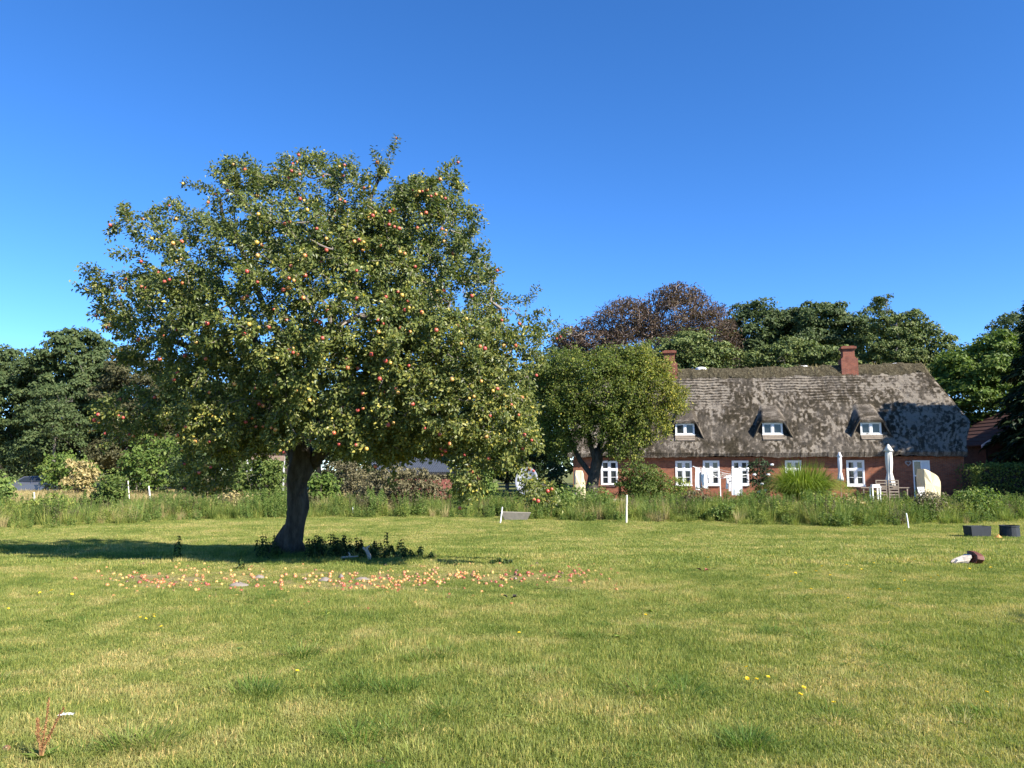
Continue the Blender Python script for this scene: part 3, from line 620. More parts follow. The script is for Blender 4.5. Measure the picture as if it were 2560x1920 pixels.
for (x0, y0, x1, y1) in SPR:
    dy = rng.uniform(-1.2, .3) if y0 < 1000 else rng.uniform(-1.9, -1.0)
    for f in (.35, .7, 1.0): spt.append(ia(x0+(x1-x0)*f, y0+(y1-y0)*f, dy))
tips = np.concatenate(tips+[np.array(spt)])
tips = tips[tips[:, 2] > gz(tips[:, 0], tips[:, 1])+.45]
cz = math.cos(TH)*tips[:, 1]+math.sin(TH)*(tips[:, 2]-1.55); cy = -math.sin(TH)*tips[:, 1]+math.cos(TH)*(tips[:, 2]-1.55); tpx, tpy = 1280+FPX*tips[:, 0]/cz, 960-FPX*cy/cz
env = np.interp(tpx, [160, 191, 226, 270, 318, 335, 400, 463, 555, 706, 760, 838, 925, 992, 1028, 1060, 1100, 1146, 1180, 1218, 1290, 1370, 1422, 1440], [900, 700, 585, 560, 497, 560, 505, 450, 396, 388, 374, 366, 356, 340, 396, 440, 430, 402, 520, 498, 655, 672, 800, 1200])
thin = np.where((tpx < 600) & (tpy < 700), .55, np.where((tpx > 1040) & (tpy < 720), .65, np.where(tpy < 520, .8, 1.0)))
tips = tips[(tpy > env) & (tpx > 175) & (tpx < 1425) & (rng.random(len(tips)) < thin)]
g = grow(trn, tips, .27, .22, .13, .06, B0[2]+1.75)
ch = chains(*g, .0042, .48, .07)
V, F = merge([tube(p, r, 6 if r.max() > .02 else 3) for p, r in ch]); part('branches', apple, V, F, M_twigl)
PP, AA, RR = [], [], []
for p, r in ch:
    seg = p[1:]-p[:-1]; ln = np.linalg.norm(seg, axis=1)
    for k in range(len(seg)):
        if r[k+1] > .0125: continue
        n = rng.poisson(ln[k]*(270 if r[k+1] < .006 else 170)); f = rng.random((n, 1)); PP.append(p[k]+seg[k]*f); AA.append(np.repeat(nrm(seg[k][None]), n, 0)); RR.append(np.full(n, r[k+1]))
PP, AA = np.concatenate(PP), np.concatenate(AA); n = len(PP); o_ = rdir(n); o_ -= AA*(o_*AA).sum(1, keepdims=True)
A = nrm(AA*.55+nrm(o_)*.95-UP*.22); PP = PP+nrm(o_)*.012+A*.012+rng.normal(0, .04, PP.shape); N = nrm(UP*.4+SUNV*.7+rng.normal(0, .6, (n, 3))+nrm(PP-ia(760, 900, -.5))*.35)
LS = rng.uniform(.042, .08, n); LW = LS*rng.uniform(.5, .68, n); rv = np.clip(rng.normal(.47, .2, n)+.22*(vnoise(PP[:, 0]*1.3, PP[:, 1]*1.3, PP[:, 2]*1.3, 3)-.5)+.14*(1-smooth(2.0, 4.6, PP[:, 2])), 0, 1)  # low leaves shifted to lighter tones: the sunlit lower crown is partly painted
print('apple leaves', n, 'tips', len(tips))
# the 300 leaves that show largest are parts of their own, the rest are one part
an = nrm(A); bn_ = nrm(np.cross(an, N)); nn_ = np.cross(bn_, an); dv = EYE-PP; ds = np.linalg.norm(dv, axis=1)
shown = LS*LW*np.abs((nn_*dv).sum(1))/ds**3; shown[(PP[:, 1] > YT-2.0)] = 0; big = np.argsort(-shown)[:300]; rest = np.ones(n, bool); rest[big] = False
V, F = leaf_tris(PP[rest], A[rest], N[rest], LS[rest], LW[rest]); part('foliage', apple, V, F, M_apple, rnd=np.repeat(rv[rest], 2), kind='stuff')
lm_ = []
for q in range(8):
    v, f = leaf_tris(np.zeros((1, 3)), np.array([[0, 1., 0]]), np.array([[0, 0, 1.]]), 1.0, .6); lm_.append(mesh_np('leaf', v, f, M_apple, rnd=[(q+.5)/8]*2))
for q in big:
    o = bpy.data.objects.new('leaf', lm_[min(7, int(rv[q]*8))]); COL.objects.link(o); o.parent = apple
    M = np.eye(4); M[:3, 0] = bn_[q]*LS[q]; M[:3, 1] = an[q]*LS[q]; M[:3, 2] = nn_[q]*LS[q]; M[:3, 3] = PP[q]-B0; o.matrix_basis = Matrix(M.tolist())
# apples
def apple_mat(name, base, blush, cut):
    n_ = NT(name); o = n_.obj(); f = n_.noise(o, 14, 3, .6); s = n_.new('ShaderNodeSeparateXYZ'); n_.ln(o, s.inputs[0])
    k = n_.math('ADD', n_.math('MULTIPLY', s.outputs[0], 9.0), f); c = n_.mix(n_.ramp(k, [(cut, (0, 0, 0)), (cut+.28, (1, 1, 1))]), base, blush); return n_.set(c, .33, .5)
M_ap = [apple_mat('red_apple', (.46, .17, .08), (.36, .06, .045), .1), apple_mat('red_and_yellow_apple', (.5, .29, .08), (.45, .1, .05), .42), apple_mat('yellow_apple', (.5, .33, .07), (.48, .2, .08), .7)]
def apple_mesh(m, r=.036):
    b = MB(); b.lathe([(0.0005, .6*r), (.2*r, .78*r), (.48*r, .92*r), (.82*r, .62*r), (1.0*r, .1*r), (.9*r, -.45*r), (.58*r, -.82*r), (.22*r, -.86*r), (.0005, -.72*r)], 12); b.tube([(0, 0, .6*r), (.05*r, 0, 1.25*r)], .045*r, 4, 1)
    V = np.concatenate(b.V); return mesh_np('apple', V, [np.concatenate(b.F[k]) for k in (3, 4)], [m, M_twig], np.concatenate([np.concatenate(b.M[k]) for k in (3, 4)]), smooth_sh=True)
AM = [apple_mesh(m) for m in M_ap]
cell = {}
for p_ in PP:
    k_ = (int(round(p_[0]/p_[1]*FPX/16)), int(round((p_[2]-1.55)/p_[1]*FPX/16))); cell[k_] = min(cell.get(k_, 99), p_[1])
cand = np.concatenate([p[1:] for p, r in ch if r[-1] < .006]); fr_ = np.array([c[1]-cell.get((int(round(c[0]/c[1]*FPX/16)), int(round((c[2]-1.55)/c[1]*FPX/16))), 0) for c in cand]); cand = cand[fr_ < .16]; ctr = ia(760, 850, -.7)
out = (cand-ctr)/np.array([4.2, 2.6, 2.9]); cand = cand[rng.permutation(len(cand))]
got = []
for c in cand:
    if len(got) >= 285: break
    if got and np.min(np.linalg.norm(np.array(got)-c, axis=1)) < .07: continue
    got.append(c)
    if rng.random() < .25 and len(got) < 285: got.append(c+np.array([rng.uniform(.06, .08)*rng.choice([-1, 1]), rng.uniform(-.02, .02), -.03]))
for c in got:
    k = rng.choice(3, p=[.5, .36, .14]); o = link('apple', AM[k], apple, c-B0+np.array([0, -.05, -.05])); o.rotation_euler = (rng.normal(0, .3), rng.normal(0, .3), rng.uniform(0, 6.28)); s = rng.uniform(.6, .92); o.scale = (s, s, s)
rng = np.random.default_rng(31)
# ------------------------------------------------------------------ other trees
def gp(px, Y): 
    p = at(px, 1100, Y); return np.array([p[0], Y, float(gz(p[0], Y))])
def tr_img(name, label, px, Y, lob, ncl, per, rc, size, mat, **kw):
    return tree(name, label, 'tree', gp(px, Y), [LB(x, y, Y, rx, ry, dm, dp) for x, y, rx, ry, dm, dp in lob], ncl, per, rc, size, mat, **kw)
# tree in the cottage garden: grown like the apple tree
YM = 38.0; Bm = gp(1478, YM); mid = thing('fruit_tree', 'broad yellowish green fruit tree in front of the left end of the cottage', 'tree', Bm)
def im(px, py, dy=0.0): return at(px, py, YM+dy)
b = MB(); mt = [im(1474, 1262), im(1478, 1225), im(1486, 1185), im(1494, 1150), im(1497, 1120)]
b.tube(mt, [.42, .32, .28, .27, .2], 10, wob=.14); trm = [(p, k-1) for k, p in enumerate(mt)]
for L_, r in (([(1492, 1160, 0), (1476, 1112, -.2), (1468, 1060, -.3), (1450, 980, -.2)], .15), ([(1484, 1195, 0), (1450, 1150, .2), (1432, 1115, .2), (1410, 1050, 0), (1380, 980, .2)], .15), ([(1497, 1125, 0), (1512, 1070, .5), (1530, 990, .6), (1540, 920, .5)], .14), ([(1495, 1140, 0), (1530, 1100, -.5), (1580, 1060, -.8), (1630, 1010, -.9)], .12)):
    q = np.array([im(*p) for p in L_]); b.tube(q, np.linspace(r, r*.4, len(q)), 8, wob=.1); j = int(np.argmin([np.linalg.norm(p-q[0]) for p, _ in trm]))
    for k, p in enumerate(q[1:]): trm.append((p, j if k == 0 else len(trm)-1))
b.build('trunk', M_bark, mid, off=Bm, smooth_sh=True); tips = []
for (x, y, rx, ry, dy, dep, n) in [(1500, 970, 150, 90, 0, 2.6, 230), (1430, 930, 90, 60, 0, 1.6, 80), (1540, 905, 80, 45, .2, 1.4, 60), (1620, 990, 85, 80, -.3, 1.6, 110), (1385, 1000, 70, 90, .2, 1.6, 90), (1590, 1060, 90, 55, -.5, 1.3, 90), (1480, 1060, 60, 45, -.8, 1.2, 50), (1370, 1090, 45, 50, .4, 1.0, 30), (1690, 1000, 36, 40, -.3, .8, 26), (1655, 925, 38, 34, -.1, 1.0, 30), (1600, 890, 50, 34, 0, 1.1, 30), (1560, 1120, 50, 40, -.8, .8, 24), (1400, 1090, 50, 60, -.2, 1.0, 36), (1340, 960, 30, 40, 0, .7, 14), (1560, 1100, 60, 40, -.9, .9, 40), (1500, 1010, 130, 70, -1.6, .8, 90), (1430, 1040, 60, 60, -1.0, .8, 40), (1590, 940, 60, 50, -.4, 1.2, 40)]:
    tips.append(ellip_pts(im(x, y, dy), (rx*mpp(YM)*1.04, dep*1.1, ry*mpp(YM)*1.04), int(n*1.9), .45))
g = grow(trm, np.concatenate(tips), .35, .22, .13, .05, Bm[2]+1.9); ch = chains(*g, .009, .46, .09); V, F = merge([tube(p, r, 4) for p, r in ch]); part('branches', mid, V, F, M_twig)
PP, AA = [], []
for p, r in ch:
    seg = p[1:]-p[:-1]
    for k in range(len(seg)):
        if r[k+1] > .03: continue
        n = rng.poisson(np.linalg.norm(seg[k])*110); PP.append(p[k]+seg[k]*rng.random((n, 1))+rng.normal(0, .13, (n, 3))); AA.append(np.repeat(nrm(seg[k][None]), n, 0))
PP, AA = np.concatenate(PP), np.concatenate(AA); n = len(PP); A = AA*.4+rdir(n)*.9-UP*.25; N = UP*.4+SUNV*.7+rng.normal(0, .55, (n, 3)); S = rng.uniform(.08, .16, n); print('mid leaves', n)
rv = np.clip(rng.normal(.42, .2, n)+.3*smooth(Bm[0]+1.2, Bm[0]+3.8, PP[:, 0])+.1*(rng.random(n) > .9), 0, 1)
V, F = leaf_tris(PP, A, N, S, S*.6); part('foliage', mid, V, F, M_mid, rnd=np.repeat(rv, 2), kind='stuff')

# copper beech behind the cottage, wispy and swept to the left
YB = 74.0; Bb = gp(1640, YB); beech = thing('copper_beech', 'large wispy copper brown tree rising behind the cottage roof', 'tree', Bb)
b = MB(); bt = [at(1640, y, YB) for y in (1250, 1100, 960, 880)]; b.tube(bt, [.9, .7, .6, .4], 9, wob=.1); b.build('trunk', M_barkg, beech, off=Bb, smooth_sh=True); trb = [(p, k-1) for k, p in enumerate(bt)]; tips = []
for (x, y, rx, ry, dep, n) in [(1690, 800, 120, 70, 4, 190), (1770, 850, 80, 95, 4, 170), (1560, 800, 70, 55, 3.5, 110), (1620, 870, 160, 70, 5, 240), (1480, 860, 60, 45, 3, 90), (1430, 850, 38, 38, 2.4, 70), (1700, 735, 60, 28, 2, 60), (1420, 900, 36, 60, 2, 60), (1400, 870, 24, 40, 2, 24), (1510, 890, 90, 50, 3, 70), (1800, 900, 60, 60, 3, 60)]:
    tips.append(ellip_pts(at(x, y, YB), (rx*mpp(YB), dep, ry*mpp(YB)), int(n*2.3), .45))
for k in range(60):
    x = rng.uniform(1440, 1830); y0 = np.interp(x, [1400, 1450, 1520, 1600, 1700, 1760, 1860], [850, 815, 770, 745, 716, 735, 815]); tips.append(at(x, y0+rng.uniform(-6, 14), YB+rng.uniform(-2, 2))[None])
g = grow(trb, np.concatenate(tips), .8, .3, .08, .1, Bb[2]+6); ch = chains(*g, .02, .42, .3); V, F = merge([tube(p, r, 4) for p, r in ch]); part('branches', beech, V, F, plain('beech_bark', (.26, .21, .19), .8, .2))
PP, AA = [], []
for p, r in ch:
    seg = p[1:]-p[:-1]
    for k in range(len(seg)):
        if r[k+1] > .1: continue
        n = rng.poisson(np.linalg.norm(seg[k])*30); PP.append(p[k]+seg[k]*rng.random((n, 1))+rng.normal(0, .3, (n, 3))*[1, 1, .6]); AA.append(np.repeat(nrm(seg[k][None]), n, 0))
PP, AA = np.concatenate(PP), np.concatenate(AA); n = len(PP); print('beech leaves', n); A = AA*.8+rng.normal(0, .45, (n, 3)); N = UP+rng.normal(0, .5, (n, 3)); S = rng.uniform(.2, .46, n)
V, F = leaf_tris(PP, A, N, S, S*.32); part('foliage', beech, V, F, M_beech, rnd=np.repeat(rng.random(n), 2), kind='stuff')

tr_img('bushy_tree', 'bright green bushy tree just behind the roof below the copper tree', 1740, 62, [(1720, 880, 80, 40, 0, 3), (1660, 895, 60, 35, 0, 2.5), (1790, 905, 60, 40, 0, 2.5), (1730, 940, 120, 50, 0, 3)], 199, 97, .9, 0.24, M_yew)
tr_img('oak_tree', 'rounded dark green tree immediately right of the copper tree', 1900, 78, [(1880, 830, 65, 65, 0, 4), (1850, 880, 60, 70, 0, 4), (1930, 860, 60, 70, 0, 4), (1890, 930, 90, 60, 0, 4)], 345, 115, 1.0, 0.29, M_green1)
tr_img('oak_tree', 'rounded dark green tree left of the pointed conifer behind the roof', 2050, 76, [(2000, 820, 50, 55, 0, 4), (2060, 820, 55, 60, 0, 4), (2110, 840, 45, 60, 0, 4), (2040, 890, 110, 70, 0, 5)], 345, 115, 1.0, 0.29, M_green1)
tr_img('shrubby_tree', 'low yellowish green tree left of the right hand chimney behind the ridge', 2010, 60, [(1985, 890, 60, 35, 0, 2.5), (2060, 900, 50, 32, 0, 2.5), (1930, 905, 50, 35, 0, 2.5), (2000, 935, 110, 45, 0, 3)], 163, 93, .8, 0.23, M_yew)
tr_img('pointed_conifer', 'pointed olive green conifer standing tallest behind the right chimney', 2205, 68, [(2208, 768, 18, 30, 0, 1.4), (2200, 805, 38, 40, 0, 2.2), (2220, 838, 48, 45, 0, 2.6), (2195, 872, 62, 50, 0, 3.2), (2225, 905, 85, 55, 0, 3.6), (2190, 945, 95, 50, 0, 4)], 300, 116, .55, 0.19, M_yew, flat=1.1)
tr_img('round_tree', 'olive green tree sloping down to the right of the pointed conifer', 2285, 69, [(2255, 850, 50, 80, 0, 3), (2300, 880, 55, 65, 0, 3), (2270, 930, 75, 60, 0, 4), (2330, 930, 45, 50, 0, 3)], 272, 102, .9, 0.26, M_yew)
tr_img('maple_tree', 'lush green tree between the cottage gable and the dark spruce', 2450, 60, [(2450, 930, 75, 70, 0, 3), (2400, 985, 60, 80, 0, 3), (2480, 1010, 75, 90, 0, 3), (2410, 1090, 65, 70, 0, 3), (2500, 890, 40, 50, 0, 2.5)], 345, 112, .85, 0.27, M_green2)
tr_img('ash_tree', 'pale hazy green tree top showing behind the dark spruce', 2520, 84, [(2515, 870, 55, 50, 0, 4), (2550, 830, 50, 50, 0, 4), (2440, 905, 50, 40, 0, 4), (2380, 915, 30, 30, 0, 3), (2500, 940, 90, 60, 0, 4)], 218, 93, 1.1, 0.29, M_green1)
conifer('spruce_tree', 'tall dark spruce with drooping boughs at the edge beyond the brick outbuilding', gp(2648, 50.2), 16.6, 5.4, M_spruce, 36, 10, .42, .5, dens=34, z0=.04)
conifer('spruce_tree', 'dark spruce in front of the cottage gable whose shadow falls on the roof', np.array([34.6, 40.8, -.42]), 15.4, 5.3, M_spruce, 24, 9, .4, .6, dens=26, pw=.55)
for (px, Y, H, R, lab) in ((1228, 70, 17.2, 2.2, 'narrow dark cypress showing above the right shoulder of the apple tree'), (1268, 68, 14.2, 1.8, 'short dark cypress spire right of the apple crown'), (1190, 72, 18.4, 2.4, 'tallest narrow dark cypress half hidden by the apple crown'), (1318, 66, 12.0, 1.9, 'small dark cypress left of the fruit tree crown')):
    conifer('cypress_tree', lab, gp(px, Y), H, R, M_blue, 30, 8, -.35, .42, dens=20, up=.5)
tr_img('broad_tree', 'dark broad tree behind the fruit tree left of the cottage', 1330, 60, [(1350, 1000, 70, 80, 0, 3), (1330, 1100, 70, 80, 0, 3), (1390, 930, 50, 60, 0, 3), (1290, 1080, 60, 90, 0, 3)], 236, 102, .9, 0.24, M_blue)
# wood on the left
tr_img('lime_tree', 'tall rounded tree with the highest top in the left hand wood', 195, 76, [(190, 900, 75, 62, 0, 4), (150, 960, 70, 70, 0, 4), (240, 960, 60, 70, 0, 4), (190, 1040, 110, 80, 0, 5), (150, 1130, 80, 70, 0, 4), (240, 1130, 70, 70, 0, 4), (215, 868, 40, 32, 0, 3)], 418, 115, 1.0, 0.34, M_green1, bark=M_barkg)
tr_img('lime_tree', 'broad green tree at the left edge of the wood', 30, 78, [(30, 930, 60, 60, 0, 4), (-40, 950, 70, 80, 0, 5), (70, 970, 50, 60, 0, 4), (20, 1040, 100, 80, 0, 5), (10, 1130, 90, 70, 0, 4), (90, 1120, 60, 60, 0, 3)], 382, 112, 1.0, 0.29, M_green1)
tr_img('hornbeam_tree', 'brownish green tree close to the left side of the apple crown', 350, 72, [(335, 930, 55, 55, 0, 3), (380, 980, 60, 70, 0, 3), (310, 1010, 55, 70, 0, 3), (370, 1070, 80, 70, 0, 4), (330, 1130, 80, 60, 0, 4)], 309, 108, .9, 0.24, M_beech2)
tr_img('young_tree', 'young pale stemmed tree in front of the left hand wood', 138, 66, [(135, 1010, 45, 45, 0, 2), (115, 1060, 40, 40, 0, 2), (165, 1075, 50, 45, 0, 2)], 90, 78, .6, 0.22, M_green1, bark=M_barkg, trunk_r=.14)
for (px, Y, lab) in ((470, 74, 'tree behind the left lower part of the apple crown'), (620, 78, 'tall tree behind the trunk of the apple tree'), (800, 76, 'tall tree behind the centre of the apple crown'), (960, 74, 'tree behind the metal roofed shed'), (1090, 72, 'tree behind the right half of the apple crown')):
    tr_img('wood_tree', 'dark green '+lab, px, Y, [(px, 1000, 80, 60, 0, 4), (px-55, 1060, 60, 60, 0, 3), (px+55, 1050, 60, 60, 0, 3), (px, 1120, 100, 60, 0, 4)], 199, 93, 1.0, 0.29, M_green1)
lob = []
for x in np.arange(-84, 14, 5.5):
    h = 6.5+3.5*rng.random(); lob.append((np.array([x+rng.normal(0, 1), 96+rng.normal(0, 2), -.4+h*.5]), np.array([4.2, 3.5, h*.55])))
P, A, N, S = clump_leaves(lob, 900, 26, 1.2, .62, .3, .7); V, F = leaf_tris(P, A, N, S, S*.65); o = link('distant_wood', mesh_np('distant_wood', V, F, M_green1, rnd=np.repeat(rng.random(len(P)), 2))); o['kind'] = 'stuff'
for (px, Y, top, lab) in ((95, 84, 905, 'dark tree filling the gap between the two lime trees'), (280, 82, 915, 'dark tree between the tallest lime tree and the brownish tree'), (420, 80, 930, 'dark tree behind the brownish tree by the apple crown')):
    tr_img('wood_tree', lab, px, Y, [(px, top+45, 60, 45, 0, 4), (px-30, top+110, 70, 60, 0, 4), (px+35, top+120, 70, 60, 0, 4), (px, top+190, 90, 70, 0, 4)], 150, 87, 1.0, 0.26, M_green1)
# shade casters to the right of the view
tree('apple_tree', 'smaller apple tree standing on the lawn to the right', 'tree', (11.2, 4.4, 0), [(np.array([11.2, 4.4, 3.5]), np.array([1.6, .6, .8])), (np.array([10.2, 4.5, 3.3]), np.array([1.0, .5, .6]))], 60, 60, .5, .11, M_apple, trunk_r=.16, bark=M_bark)

# ------------------------------------------------------------------ bushes, hedges and garden plants
def bz(px, Y, w, h, n, size, mat, name, label, cat='bush', depth=None, **kw):
    return bush(name, label, gp(px, Y), (w*mpp(Y)/2, depth or w*mpp(Y)/2*.8, h), n, size, mat, cat, **kw)
bz(45, 68, 190, 3.9, 2600, .28, M_green1, 'bush', 'wide green bush under the trees at the left end of the wood', rc=.5)
bz(175, 60, 150, 3.2, 2200, .28, M_green2, 'bush', 'green bush beneath the young pale stemmed tree', rc=.5)
bz(0, 36, 85, 1.75, 1500, .15, M_weed, 'bush', 'green bush at the left edge in front of the parked car')
bz(205, 52, 85, 2.6, 1900, .2, M_straw, 'dry_bush', 'straw coloured drooping dry bush beside the dark green bush', flat=1.0)
bz(283, 33, 100, 1.72, 2200, .13, M_hedge, 'round_bush', 'dense dark green round bush beside the straw coloured bush')
bz(385, 54, 190, 4.3, 3800, .24, M_green2, 'bush', 'big bright green bush beneath the low left branch of the apple tree', rc=.5)
bz(480, 50, 130, 3.4, 2400, .22, M_green1, 'bush', 'dark green bush behind the left hanging branches of the apple tree', rc=.45)
bz(650, 38, 160, 2.6, 4600, .15, M_hedge, 'bush', 'leafy green bush just left of the apple trunk')
bz(560, 42, 130, 1.6, 1900, .16, M_wbrown, 'dry_bush', 'brown dry brush left of the leafy bush behind the apple trunk')
bz(805, 36, 95, 1.7, 1700, .17, M_green2, 'large_leaved_bush', 'large leaved green bush right of the apple trunk')
bz(890, 40, 150, 2.7, 3400, .14, M_wbrown, 'dry_bush', 'tall brown brush left of the metal roofed shed')
bz(1010, 36, 225, 2.1, 6800, .13, M_wbrown, 'dry_bush', 'low greyish brown bush in front of the red boarded shed')
bz(950, 42, 60, 2.0, 900, .16, M_weedy, 'bush', 'yellow green bush at the left end of the metal roofed shed')
bz(1180, 38, 130, 2.1, 3200, .15, M_weed, 'bush', 'green bush behind the low hanging apple branch')
bz(1385, 40, 70, 2.1, 1400, .16, M_blue, 'bush', 'dark shaded bush beside the left cream furniture cover')
bz(1610, 42.5, 160, 2.3, 8000, .12, M_hedge, 'round_bush', 'dense rounded green bush in front of the cottage left of the laundry')
bz(1695, 40.5, 60, 1.35, 900, .12, M_weedy, 'bush', 'yellowish low bush at the right side of the rounded bush')
rose = bz(1900, 44.5, 68, 2.6, 1700, .13, M_blue, 'rose_bush', 'dark rose bush with white flowers against the cottage wall')
for (x, y) in ((1930, 1162), (1921, 1187), (1886, 1187), (1898, 1230), (1915, 1226), (1868, 1172), (1905, 1210)):
    p = at(x, y, 43.6); b = MB(); b.lathe([(.001, -.06), (.09, -.03), (.11, .02), (.07, .06), (.001, .05)], 8, c=p); b.build('flower', M_whitec, rose, off=np.array(rose.location))
bz(1800, 29.5, 70, .62, 900, .1, M_weed, 'shrub', 'low green shrub at the lawn edge in front of the laundry')
bz(2312, 30, 80, .95, 1300, .1, M_wbrown, 'shrub', 'reddish brown low shrub behind the short leaning white stake')
bz(2180, 42, 60, .9, 700, .12, M_weedy, 'bush', 'yellow flowering border plant by the white stool')
bz(1460, 34, 150, 1.15, 1800, .12, M_weed, 'shrub', 'dark green tall weeds mounded in front of the fruit tree')
bz(1385, 32.5, 120, 1.0, 1500, .1, M_weed, 'shrub', 'low green scrub between the concrete trough and the tall wooden stake')
bz(1745, 33, 90, 1.05, 1200, .1, M_wbrown, 'shrub', 'brownish scrub in front of the white washing')
bz(2050, 31.5, 130, 1.0, 1500, .11, M_weedy, 'shrub', 'yellow green scrub in front of the ornamental grass')
bz(2440, 30.5, 120, 1.15, 1800, .1, M_weed, 'shrub', 'dark green scrub behind the rectangular tub')
bz(2130, 31, 60, .8, 800, .1, M_straw, 'dry_grass', 'pale dry tussock at the lawn edge below the smaller parasol', flat=1.0)
bz(120, 29.5, 120, .95, 1300, .11, M_weedy, 'shrub', 'yellow green scrub in the strip at the far left')
bz(600, 33.5, 90, .85, 1000, .1, M_straw, 'dry_grass', 'pale dry tussock left of the apple trunk at the lawn edge', flat=1.0)
# clipped hedge right of the cottage
h0, h1 = at(2424, 1200, 44)[0], 38.0; hb = thing('clipped_hedge', 'clipped green hedge right of the cottage in front of the brick outbuilding', 'hedge', (h0, 44, -.42))
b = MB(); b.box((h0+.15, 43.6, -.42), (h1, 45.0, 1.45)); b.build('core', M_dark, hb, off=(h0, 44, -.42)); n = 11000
f = rng.random(n); ht = 2.12+.15*vnoise(f*9, 1); P = np.stack([h0+(h1-h0)*f, np.where(rng.random(n) < .7, 43.45+rng.normal(0, .12, n), rng.uniform(43.4, 45.2, n)), np.zeros(n)], 1)
P[:, 2] = np.where(P[:, 1] > 43.8, -.42+ht*.97+rng.normal(0, .06, n), -.42+ht*rng.random(n)); e = rng.random(n) < .08; P[e, 0] = h0+rng.normal(0, .1, e.sum()); P[e, 2] = -.42+2*rng.random(e.sum())
P += rng.normal(0, .05, (n, 3)); S = rng.uniform(.08, .18, n); V, F = leaf_tris(P, rdir(n), np.array([0, -.6, .6])+rng.normal(0, .5, (n, 3)), S, S*.6); part('foliage', hb, V, F, M_hedge, rnd=np.repeat(rng.random(n), 2), kind='stuff')
# reed grass mound and arching blades
def blades(base, n, hmin, hmax, spread, w, r0, seg=4, ex=1.6, dr=.42):
    a = rng.uniform(0, 6.28, n); d = np.stack([np.cos(a), np.sin(a), 0*a], 1); h = rng.uniform(hmin, hmax, n); s = spread*rng.uniform(.15, 1, n)
    p0 = np.asarray(base)+d*(r0*np.sqrt(rng.random(n)))[:, None]; sd = np.stack([-np.sin(a+rng.normal(0, .9, n)), np.cos(a+rng.normal(0, .9, n)), 0*a], 1); V = []
    for k in range(seg+1):
        t = k/seg; c = p0+d*(s*t**ex)[:, None]+UP*(h*(t-dr*(s/spread)*t**3))[:, None]; ww = w*(1-t**2)*.5+.0005; V += [c-sd*ww, c+sd*ww]
    V = np.stack(V, 1).reshape(-1, 3); k = np.arange(n)[:, None]*(2*seg+2); F = np.concatenate([k+[[2*q, 2*q+1, 2*q+3, 2*q+2]] for q in range(seg)], 1).reshape(-1, 4); return V, F
bm = gp(2003, 42.2); mis = thing('reed_grass', 'large arching mound of green ornamental grass in front of the cottage', 'ornamental grass', bm)
V, F = blades(bm, 3000, 1.9, 3.1, 2.3, .035, .75, 6, 1.35, .8); part('blades', mis, V, F, M_misc, rnd=np.repeat(np.clip(rng.normal(.5, .25, 3000), 0, 1), 6), kind='stuff')
V, F = blades(bm, 40, 2.5, 3.1, 1.3, .012, .7, 5, 1.5); part('stalks', mis, V, F, M_straw, rnd=np.repeat(rng.random(40), 5), kind='stuff')

# nettles round the apple trunk
def nettle(px, py, h, label, group=None, lean=.06, src=[]):
    p = on_ground(px, py); t = thing('nettle', label, 'nettle', p, rng.uniform(0, 6.28), group); ln = rng.normal(0, lean, 2)
    top = np.array([ln[0], ln[1], 1])*h; pts = np.array([top*f for f in (0, .35, .7, 1.0)]); b = MB(); b.tube(pts, [.006, .005, .004, .002], 4); b.build('stem', M_nettle, t, rnd=True)
    P, A, S = [], [], []; m = max(5, int(h/.055))
    for k in range(m):
        f = .18+.82*k/m; s = (.11*(1-f*.75)+.02); a0 = (k % 2)*1.57
        for q in range(2 if f < .5 else 3): a = a0+q*(math.pi if f < .5 else 2.1)+rng.normal(0, .25); P.append(top*f); A.append([math.cos(a), math.sin(a), -.55+rng.normal(0, .15)]); S.append(s*rng.uniform(.85, 1.3))
    P, A, S = np.array(P), np.array(A), np.array(S); V, F = leaf_tris(P, A, UP+rng.normal(0, .2, P.shape), S, S*.55, .15, .25)
    o = link('leaves', mesh_np('leaves', V, F, M_nettle, rnd=np.repeat(rng.random(len(P)), 2)), t); o['kind'] = 'stuff'; return t
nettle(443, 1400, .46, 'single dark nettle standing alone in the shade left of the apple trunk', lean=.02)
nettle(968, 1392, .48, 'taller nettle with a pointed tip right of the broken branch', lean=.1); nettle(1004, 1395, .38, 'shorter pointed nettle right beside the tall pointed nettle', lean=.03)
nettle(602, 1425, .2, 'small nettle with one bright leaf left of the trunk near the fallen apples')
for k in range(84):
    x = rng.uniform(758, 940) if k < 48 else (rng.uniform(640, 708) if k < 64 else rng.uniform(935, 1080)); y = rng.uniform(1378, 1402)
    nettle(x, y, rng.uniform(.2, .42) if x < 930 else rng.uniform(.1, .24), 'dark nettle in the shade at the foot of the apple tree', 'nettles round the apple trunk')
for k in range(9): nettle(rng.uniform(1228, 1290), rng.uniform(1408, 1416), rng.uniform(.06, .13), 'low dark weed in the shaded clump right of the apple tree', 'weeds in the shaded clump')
rng = np.random.default_rng(47)
# ------------------------------------------------------------------ sheds, car and garden furniture
M_redb = plain('red_painted_boards', (.17, .06, .048), .8, .2, .25, 5); M_roofm = plain('grey_sheet_metal', (.085, .095, .112), .55, .35, .12, 3)
def oriented(px, py, Y, rz): return at(px, py, Y), rz
